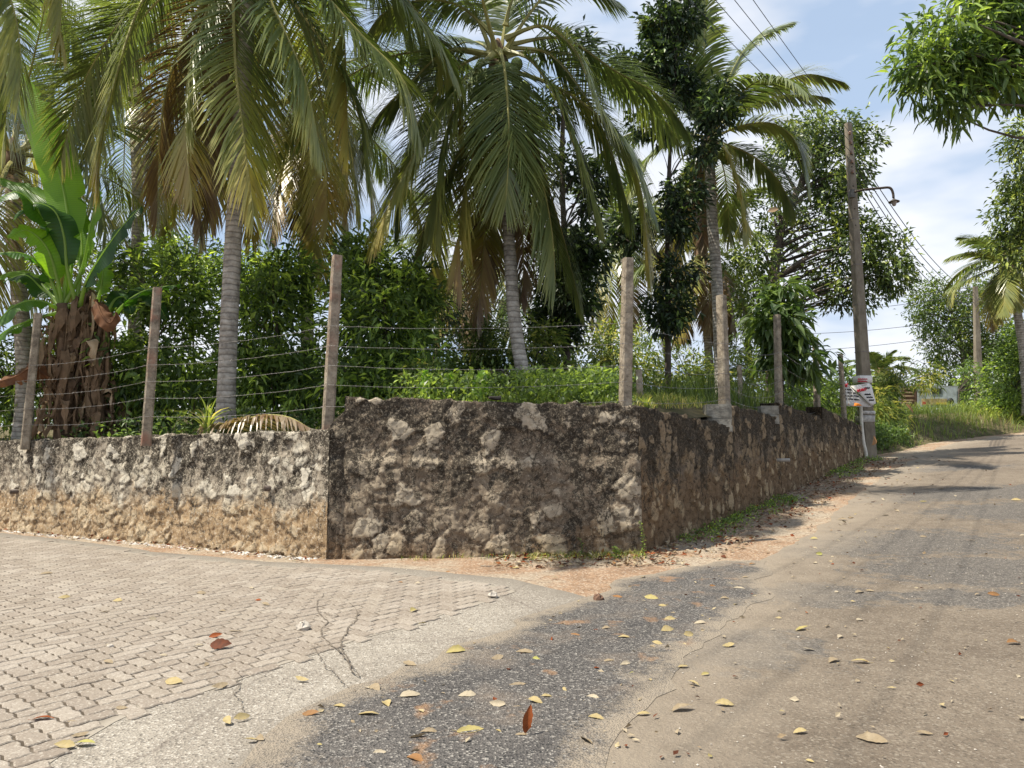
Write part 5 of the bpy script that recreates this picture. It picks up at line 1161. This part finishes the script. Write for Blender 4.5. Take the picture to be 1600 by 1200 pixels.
# herbs: small broad leaves near the wall top
def herbs(name, lab, c, n, L, mat, rn=(.2, .95), kind='stuff', hgt=.25):
    base = c[r.integers(0, len(c), n)] + r.normal(0, .05, (n, 3)) * [1, 1, 0]; base[:, 2] += r.random(n)**1.3 * hgt
    d = nrm(r.standard_normal((n, 3)) + [0, 0, .5]); LL = L * r.uniform(.5, 1.2, n); V, F, A = leafcloud(base, d, LL, LL * .5, np.clip(r.uniform(*rn, n), 0, 1), r)
    tag(mesh(name, V, F, mat, attrs=dict(rnd=A), smooth=False), lab, 'ground cover', kind=kind)
herbs('ground_herbs', 'low leafy herbs behind the tall middle wall', np.concatenate([band(-1.4, 1.3, 9.0, 11.5, 240), band(.2, 1.6, 9.2, 12, 160)]), 8500, .085, NEARL, hgt=.42)
herbs('garden_undergrowth', 'dark leafy undergrowth below the bushes on the left', np.concatenate([band(-8, -1.6, 10.8, 14, 380)]), 5200, .10, MANGO, (0, .8), hgt=.4)
q = r.random(260); qx, qy = 9.3 + 2.4 * q - .45 * r.random(260), 19.9 + 2.3 * q + .7 * r.random(260)
herbs('bank_creepers', 'dark creepers at the foot of the bank by the utility pole', np.stack([qx, qy, garden_z(qx, qy)], -1), 4200, .10, MANGO, (0, .75), hgt=.45)
# weeds along the foot of the walls
def foot(a, b, n, spread, outn):
    t = r.random(n); q = a + (b - a) * t[:, None] + outn * (r.random(n)**1.6 * spread + .03)[:, None]; return np.stack([q[:, 0], q[:, 1], G(q[:, 0], q[:, 1]) - .005], -1)
b_ = np.concatenate([foot(np.array([.15, 8.5]), WC, 650, .34, np.array([0, -1.])), foot(np.array([-1.2, 8.5]), WC, 220, .2, np.array([0, -1.]))])
stuff_grass('wall_foot_grass', 'thin yellow-green grass at the foot of the middle wall', 'grass', b_, r.uniform(.02, .10, len(b_)), r.uniform(.003, .007, len(b_)), r, .8, rn=(.3, 1.1))
cw = foot(on_right(.9), on_right(5.2), 120, .42, RN); cw2 = foot(on_right(8.5), on_right(13), 90, .5, RN)
herbs('wall_foot_weeds', 'creeping green weeds in the shade along the road-side wall', np.concatenate([cw, cw2]), 3600, .045, MANGO, (.2, 1.), hgt=.07)
def litter():
    "dry leaf scraps drifted along the wall foot"
    c = np.concatenate([foot(on_right(.0), on_right(13), 3000, .85, RN), foot(np.array([-.2, 8.5]), WC + np.array([.3, 0]), 900, .8, np.array([0, -1.])), foot(WB, WA, 380, .25, np.array([-.5, -.86])), foot(on_right(0), on_right(14), 500, 2., RN)])
    c[:, 2] += .012 + .01 * r.random(len(c)); n = len(c); d = nrm(r.standard_normal((n, 3)) * [1, 1, .25]); L = r.uniform(.02, .085, n)
    V, F, A = leafcloud(c, d, L, L * r.uniform(.25, .6, n), np.clip(r.choice([.06, .45, .52, .60, .66, .12], n) + r.normal(0, .06, n), 0, 1), r, hang=.05)
    tag(mesh('leaf_litter', V, F, FALLEN, attrs=dict(rnd=A), smooth=False), 'drift of small dry leaf scraps along the foot of the wall', 'leaf litter', kind='stuff')
litter()
def bits():
    "crushed leaf flakes on the asphalt and the road"
    y = r.uniform(2.6, 16, 900)**1.0; x = r.uniform(-.35, .75, 900) * y; q = np.stack([x, y], -1); k = inside(q, np.array(asp_w)) | inside(q, np.array(road_w)); q = q[k]
    c = np.column_stack([q, G(q[:, 0], q[:, 1]) + .019]); n = len(c); d = nrm(r.standard_normal((n, 3)) * [1, 1, .12]); L = r.uniform(.012, .05, n)
    V, F, A = leafcloud(c, d, L, L * r.uniform(.3, .8, n), np.clip(r.choice([.10, .48, .55, .62, .75], n) + r.normal(0, .04, n), 0, 1), r, hang=0.)
    tag(mesh('leaf_flakes', V, F, FALLEN, attrs=dict(rnd=A), smooth=False), 'tiny crushed leaf flakes strewn over the asphalt and worn road', 'leaf litter', kind='stuff')
bits()
def pebbles(name, lab, c, rad, mat):
    n = len(c); u = nrm(np.array([[1, 1, 1], [-1, -1, 1], [-1, 1, -1], [1, -1, -1], [0, 0, 1.3], [1.2, 0, 0]])); base = np.array([[1, 0, 0], [-1, 0, 0], [0, 1, 0], [0, -1, 0], [0, 0, 1], [0, 0, -1]], float)
    V = c[:, None] + base[None] * (rad[:, None, None] * r.uniform(.6, 1.3, (n, 6, 1))) * [1, 1, .6]; V = V.reshape(-1, 3)
    t = np.array([[0, 2, 4], [2, 1, 4], [1, 3, 4], [3, 0, 4], [2, 0, 5], [1, 2, 5], [3, 1, 5], [0, 3, 5]]); F = ((np.arange(n) * 6)[:, None, None] + t[None]).reshape(-1, 3)
    tag(mesh(name, V, [F], mat, smooth=False), lab, 'gravel', kind='stuff')
STONE = simple('pebble', (.40, .36, .31), .9, .4, 30)
c = np.concatenate([foot(WB, WA, 420, .16, np.array([-.5, -.86])), ]); pebbles('wall_foot_gravel', 'pale gravel and rubble strip at the foot of the left wall', c, r.uniform(.008, .03, len(c)), simple('pale_gravel', (.50, .48, .45), .9, .3, 30))
q = np.stack([r.uniform(-3.5, 5.5, 1600), r.uniform(2.6, 9, 1600)], -1); q = q[~inside(q, np.array(pav_w))]; pebbles('road_grit', 'fine loose grit scattered over asphalt and dirt', np.column_stack([q, G(q[:, 0], q[:, 1]) + .012]), r.uniform(.002, .007, len(q)), STONE)

def sticks():
    g = []; c = np.concatenate([foot(on_right(.3), on_right(12), 70, 1.1, RN), foot(np.array([-.4, 8.5]), WC, 26, .7, np.array([0, -1.]))])
    for p in c:
        a = r.uniform(0, 3.14); L = r.uniform(.05, .28); d = np.array([math.cos(a), math.sin(a), 0]) * L / 2; z = np.array([0, 0, .012]); g.append(tube(spline([p - d + z, p + r.normal(0, .02, 3) * [1, 1, .2] + z * 1.3, p + d + z], 6), r.uniform(.002, .005), 4))
    V, F = cat_geo(g); tag(mesh('twig_litter', V, F, BARKG), 'thin dry twigs scattered along the wall foot', 'twigs', kind='stuff')
sticks()

# weed with a straight stem at the wall corner, plus the small one left of it
def weed(lab, px, py, d, h, n, L, sd):
    r2 = np.random.default_rng(sd); b = P(px, py, d); th = Thing('weed', lab, 'weed', b)
    st = spline([b - [0, 0, .03], b + [.01, 0, h * .5], b + [-.02, 0, h]], 10); V, F = tube(st, np.linspace(.006, .002, 10), 5); th.part('stem', V, F, simple('weed_stem', (.08, .11, .03), .7))
    t = np.linspace(.05, 1, n); c = np.stack([np.interp(t, np.linspace(0, 1, 10), st[:, i]) for i in range(3)], -1); a = np.arange(n) * 2.4; d_ = nrm(np.stack([np.cos(a), np.sin(a), np.full(n, .35)], -1)); LL = np.full(n, L) * np.interp(t, [0, 1], [1.5, .8])
    V, F, A = leafcloud(c, d_, LL, LL * .5, r2.uniform(.5, 1, n), r2, hi=True); th.part('leaf_spray', V, F, NEARL, attrs=dict(rnd=A), smooth=False)
weed('upright little weed with paired leaves on a thin stem at the corner of the wall', 1004, 866, 8.22, .34, 34, .035, 1)
weed('low leafy weed at the wall foot left of the upright stemmed one', 962, 868, 8.2, .09, 22, .05, 2)
weed('small dark-stemmed seedling against the foot of the middle wall', 908, 862, 8.3, .14, 10, .03, 3)
# strap-leaved plant and small banana suckers on the wall tops
def strap(lab, px, py, d, n, L, w, sd, mat=GRASS, rn=(.5, .95), lean=.8):
    r2 = np.random.default_rng(sd); b = P(px, py, d); V, F, m = blades(np.repeat(b[None], n, 0) + r2.normal(0, .02, (n, 3)) * [1, 1, 0], L * r2.uniform(.6, 1.1, n), np.full(n, w), r2, lean, 6)
    single('strap_plant', lab, 'plant', b, V, F, mat, attrs=dict(rnd=np.repeat(r2.uniform(*rn, n), m)), smooth=False)
strap('light green strap-leaved plant on the wall top left of the grey palm trunk', 322, 678, 9.75, 26, .62, .035, 4)
strap('bright grassy tuft beside the base of the ringed fence post', 1012, 640, 9.6, 30, .22, .02, 5)
for px, py, d, w, lab in ((663, 628, 9.6, .13, 'small upright bright banana-like leaf behind the middle wall'), (752, 622, 10.2, .26, 'broad round green leaf behind the middle wall left of the palm foot'), (700, 622, 10, .16, 'low broad yellow-green leaf behind the middle wall')):
    V, F, A = banana_blade([P(px, py + 10, d), P(px - 3, py - 12, d), P(px + 2, py - 32 - 8 * (w < .15), d - .05), P(px + 10 * (w > .2), py - 38 - 12 * (w < .15), d - .1)], w, .9, int(px), (-.3, -.9, .2)); single('broadleaf_sprout', lab, 'plant', P(px, py, d), V, F, BANANA, attrs=A)
# dead palm frond lying on the wall top
V, F, A, mi = frond_geo([P(318, 668, 10.2), P(360, 662, 9.9), P(410, 650, 9.6), P(450, 652, 9.4), P(482, 668, 9.2)], .88, .93, .62, 80, .026, .8, start=.02, seed=9)
single('fallen_palm_frond', 'dry brown palm frond lying along the wall top at the foot of the grey palm', 'palm frond', P(400, 668, 9.5), V, F, [PALM, RACHIS], attrs=A, mi=mi, smooth=False)
V, F = box(P(773, 624, 8.68), P(773, 619.5, 8.68), .15, .12, ch=.03, jit=.008); single('stone', 'flat dark stone lying on top of the middle wall', 'stone', P(773, 624, 8.68), V, F, simple('dark_stone', (.07, .06, .05), .9))

# ------------------------------------------------------------------ single fallen leaves
COL = dict(y=.78, g=.95, t=.52, w=.64, o=.35, r=.2, b=.06, p=.86)
CN = dict(y='pale yellow', g='greenish yellow', t='tan', w='bleached whitish', o='orange', r='red-brown', b='dark brown', p='bright yellow')
fallen = [(820, 1023, 't', 28), (838, 1034, 'g', 14), (1047, 971, 'y', 18), (1036, 950, 'y', 14), (1018, 938, 'p', 22), (965, 936, 'o', 18), (1043, 989, 'y', 26), (975, 1000, 'y', 19), (1076, 997, 'y', 19), (1027, 1010, 'y', 16),
    (952, 1037, 't', 20), (977, 1042, 'w', 20), (987, 1056, 'g', 13), (882, 1083, 'y', 14), (808, 1075, 't', 26), (1083, 1074, 'y', 20), (1068, 1046, 'y', 17), (1102, 1058, 'p', 16), (1138, 1013, 'y', 20), (1067, 1114, 't', 36),
    (1132, 1106, 'y', 28), (1005, 1121, 'y', 22), (931, 1128, 'y', 24), (917, 1164, 't', 32), (815, 1154, 't', 22), (837, 1103, 'y', 24), (855, 1094, 'y', 18), (806, 1110, 't', 18), (925, 1095, 'w', 22), (947, 986, 't', 14), (899, 996, 'o', 16),
    (1093, 978, 'w', 18), (1083, 937, 'w', 20), (1133, 939, 't', 16), (1155, 922, 'w', 18), (1113, 919, 'o', 9), (1176, 884, 'o', 11), (712, 1023, 'p', 30), (777, 1034, 't', 20), (640, 1042, 't', 26), (585, 1081, 't', 28),
    (642, 1092, 'w', 36), (603, 1105, 'y', 30), (530, 1109, 'y', 20), (485, 1122, 'o', 26), (575, 1123, 'y', 34), (472, 1067, 'y', 22), (735, 1148, 'p', 42), (670, 1150, 't', 26), (652, 1159, 't', 26), (777, 1108, 'w', 26), (730, 1092, 'w', 28),
    (647, 1193, 'o', 34), (593, 1183, 'w', 20), (407, 1160, 't', 22), (499, 1170, 'p', 9), (415, 948, 't', 16), (403, 941, 'r', 10), (647, 958, 'p', 22), (660, 978, 'p', 13), (652, 915, 'w', 10), (625, 913, 'o', 9), (735, 988, 'w', 8),
    (345, 1016, 'b', 34), (367, 990, 't', 20), (255, 1028, 'w', 11), (172, 1012, 'w', 12), (169, 1040, 't', 20), (272, 1072, 'y', 30), (343, 1078, 't', 26), (67, 1129, 'r', 32), (113, 1133, 't', 14), (190, 1112, 't', 18),
    (100, 1173, 'y', 30), (133, 1167, 'g', 30), (125, 1154, 't', 26), (355, 1133, 'y', 24), (378, 1128, 'y', 26), (393, 1162, 'y', 20), (100, 937, 'y', 16), (183, 942, 'y', 15), (164, 959, 't', 14), (238, 972, 'w', 12), (315, 930, 't', 15),
    (347, 958, 't', 12), (393, 921, 'w', 13), (72, 899, 't', 18), (312, 1013, 'w', 14), (322, 1043, 't', 14), (1253, 987, 'p', 28), (1292, 982, 't', 14), (1313, 999, 'w', 16), (1263, 1019, 'w', 18), (1303, 1037, 't', 28), (1345, 1039, 'y', 28),
    (1343, 972, 'w', 14), (1342, 928, 't', 20), (1360, 926, 't', 13), (1307, 928, 'w', 10), (1583, 1009, 'o', 24), (1553, 933, 'o', 17), (1528, 932, 't', 13), (1250, 1150, 'y', 22), (1362, 1161, 't', 44), (1445, 1152, 't', 24),
    (1317, 814, 't', 15), (1280, 869, 'g', 15), (1272, 844, 'p', 11), (1443, 841, 't', 10), (1402, 829, 't', 11), (1519, 847, 't', 9), (1598, 839, 'w', 8), (1472, 814, 'w', 8), (1383, 807, 'w', 12), (1443, 785, 'p', 11), (1588, 783, 'y', 13),
    (1470, 766, 't', 10), (1493, 777, 'w', 7), (805, 888, 'p', 12), (1325, 773, 'y', 10), (1310, 742, 'w', 11), (1200, 864, 't', 11), (1165, 905, 't', 11), (1005, 905, 't', 12), (866, 905, 't', 12), (1266, 1195, 'y', 14), (700, 895, 'o', 9), (1120, 850, 't', 9), (1240, 905, 't', 10)]
pw, cw_, aw, rw = [np.array(v) for v in (pav_w, con_w, asp_w, road_w)]
big_l = {(735, 1148): 'largest bright yellow fallen leaf, a long curled one at the bottom on the dark asphalt', (345, 1016): 'dark brown leaf on the block paving just below the upright red one',
    (712, 1023): 'yellow pointed leaf on the dark asphalt close to the concrete strip', (485, 1122): 'orange-brown leaf on the dark asphalt at bottom left', (1583, 1009): 'orange curled leaf alone on the worn road at the right edge',
    (1067, 1114): 'broad tan leaf where the dark asphalt meets the worn road', (1362, 1161): 'long tan leaf alone at the bottom of the worn road', (67, 1129): 'reddish crumpled leaf on the block paving at bottom left',
    (642, 1092): 'long bleached leaf with ragged edge on the dark asphalt', (1253, 987): 'slim bright yellow leaf on the worn road', (965, 936): 'orange leaf at the tip of the asphalt next to a brown stone', (1345, 1039): 'slender pale yellow leaf on the worn road, right of a broader tan leaf',
    (1303, 1037): 'wavy tan leaf on the worn road, left of a slender yellow one', (575, 1123): 'long pale yellow curled leaf on the dark asphalt right of an orange leaf', (603, 1105): 'forked pale yellow leaf on the dark asphalt'}
def leaf_geo(c, L, az, r2, curl=.22, wr=.42, tilt=0., roll=0., up=.0):
    N = 13; t = np.linspace(0, 1, N); W2_ = L * wr * np.sin(np.pi * np.clip(t, .02, .985)**.85)**.8 / 2; us = np.array([-1, -.5, 0, .5, 1.])
    x = (t - .5) * L; arch = curl * L * .35 * (1 - (2 * t - 1)**2) * r2.choice([1, 1, -.3]); rows = []; rag = [1 + r2.normal(0, .07, N), 1 + r2.normal(0, .07, N)]; W0_ = W2_
    cup = r2.uniform(.05, .45)
    for u in us:
        W2_ = W0_ * (rag[int(u > 0)] if abs(u) == 1 else 1)
        rows.append(np.stack([x, u * W2_ * (1 - .25 * cup) + L * .06 * np.sin(t * 3 + c[0] * 9), arch + cup * (abs(u)**1.7) * W2_ * .8 + r2.normal(0, .006 * L, N) * abs(u)], -1))
    V = np.stack(rows, 1).reshape(-1, 3)
    I = np.arange(N * 5).reshape(N, 5); F = np.stack([I[:-1, :-1], I[1:, :-1], I[1:, 1:], I[:-1, 1:]], -1).reshape(-1, 4)
    ps, pf = tube([[-.5 * L, 0, 0], [-.56 * L, .01 * L, .01 * L], [-.66 * L, .04 * L, .02 * L]], [.006 * L, .008 * L, .008 * L], 4)
    V, F = cat_geo([(V, [F]), (ps, pf)])
    def rot(V, ax, a):
        ca, sa = math.cos(a), math.sin(a); i, j = [(1, 2), (2, 0), (0, 1)][ax]; V = V.copy(); x_, y_ = V[:, i].copy(), V[:, j].copy(); V[:, i] = x_ * ca - y_ * sa; V[:, j] = x_ * sa + y_ * ca; return V
    V = rot(V, 0, roll); V = rot(V, 1, -tilt); V = rot(V, 2, az); V[:, 2] -= V[:, 2].min() - up
    return V + c, F
nearest = {}
for i, (px, py, k, szpx) in enumerate(fallen):
    r2 = np.random.default_rng(900 + i); x, y = GP(px, py); L = szpx / FPX * y * .98; q = np.array([[x, y]])
    surf = 'the worn road' if inside(q, rw)[0] else 'the dark asphalt' if inside(q, aw)[0] else 'the block paving' if inside(q, pw)[0] else 'the pale concrete strip' if inside(q, cw_)[0] else 'the bare earth by the wall'
    off = .014 if surf != 'the bare earth by the wall' else .008
    az = r2.normal(0, .5) + (math.pi if r2.random() < .5 else 0)
    V, F = leaf_geo(np.array([x, y, float(G(x, y)) + off]), L, az, r2, wr=r2.uniform(.38, .58), roll=(.30 if math.cos(az) > 0 else -.30) + r2.normal(0, .32), tilt=r2.normal(0, .08))
    rv = np.clip(COL[k] + r2.normal(0, .015, len(V)), 0, 1)
    size = 'large' if L > .105 else 'small' if L < .07 else 'medium'
    lab = big_l.get((px, py), f'{size} {CN[k]} fallen leaf lying on {surf}')
    single('fallen_leaf', lab, 'fallen leaf', (x, y, float(G(x, y))), V, F, FALLEN, 'fallen leaves on the ground', attrs=dict(rnd=rv))
for (px, py, k, szpx, az, tl, ro, lab) in ((825, 1143, 'r', 40, 1.0, 1.25, .9, 'red-brown leaf standing up on edge on the dark asphalt, casting a shadow'), (337, 988, 'r', 20, .2, .3, .9, 'small red-brown leaf standing upright on the block paving'), ):
    r2 = np.random.default_rng(px); x, y = GP(px, py + 10); V, F = leaf_geo(np.array([x, y, float(G(x, y)) + .008]), szpx / FPX * y, az, r2, tilt=tl, roll=ro); single('fallen_leaf', lab, 'fallen leaf', (x, y, float(G(x, y))), V, F, FALLEN, 'fallen leaves on the ground', attrs=dict(rnd=np.full(len(V), .2)))
# leaves caught in mid-fall
for px, py, d, k, az, tl, ro, lab in ((1207, 328, 5.2, 't', .2, .25, 1.2, 'tan leaf falling in the air in front of the big tree'), (1421, 637, 5, 'o', .3, -.9, 1.1, 'orange leaf falling in the air beside the hoarding'), (1365, 689, 5.4, 'o', .9, .8, 1.2, 'orange leaf falling in the air beside the foot of the utility pole')):
    r2 = np.random.default_rng(px); c = P(px, py, d); V, F = leaf_geo(c, 20 / FPX * d, az, r2, tilt=tl, roll=ro, wr=.5); V = V - V.mean(0) + c; single('falling_leaf', lab, 'falling leaf', c, V, F, FALLEN, attrs=dict(rnd=np.full(len(V), .36 if k == 'o' else .45)))
def cobble(px, py, s, lab, mat):
    r2 = np.random.default_rng(px); x, y = GP(px, py); R_ = s / FPX * y / 2; V, F = lathe((x, y, float(G(x, y)) + .006), [(0, 0), (R_ * .9, .15 * R_), (R_, .5 * R_), (R_ * .7, .95 * R_), (0, 1.15 * R_)], 9)
    V = V + r2.normal(0, R_ * .09, V.shape); single('stone', lab, 'stone', (x, y, float(G(x, y))), V, F, mat, smooth=False)
cobble(474, 986, 22, 'pale wedge-shaped stone on the block paving', STONE); cobble(770, 935, 16, 'grey pebble on the pale concrete strip near its tip', STONE); cobble(935, 940, 18, 'brown stone at the tip of the concrete strip beside an orange leaf', simple('brown_stone', (.13, .075, .05), .9))
cobble(172, 1014, 11, 'little pale stone on the block paving', STONE)
print('objects', len(bpy.data.objects), 'verts', sum(len(o.data.vertices) for o in bpy.data.objects if o.type == 'MESH'))

# leaves that look alike are told apart by their order from left to right
same = {}
for o in bpy.data.objects:
    if o.name.startswith('fallen_leaf'): same.setdefault(o['label'], []).append(o)
NUMW = ['', '', 'two', 'three', 'four', 'five', 'six', 'seven', 'eight', 'nine', 'ten', 'eleven', 'twelve', 'thirteen', 'fourteen', 'fifteen', 'sixteen']
ORD = ['leftmost', 'second from left', 'third from left', 'fourth from left', 'fifth from left', 'sixth from left', 'seventh from left', 'eighth from left', 'ninth from left', 'tenth from left', 'eleventh from left', 'twelfth from left', 'thirteenth from left', 'fourteenth from left', 'fifteenth from left']
for lab, obs in same.items():
    obs.sort(key=lambda o: o.location.x / o.location.y); n = len(obs)
    if 1 < n < 17:
        for i, o in enumerate(obs): o['label'] = (ORD[i] if i < n - 1 else 'rightmost') + ' of ' + NUMW[n] + ' ' + lab.replace(' fallen leaf lying on ', ' leaves on ')
print('objects', len(bpy.data.objects), 'max same', max(len(v) for v in same.values()))
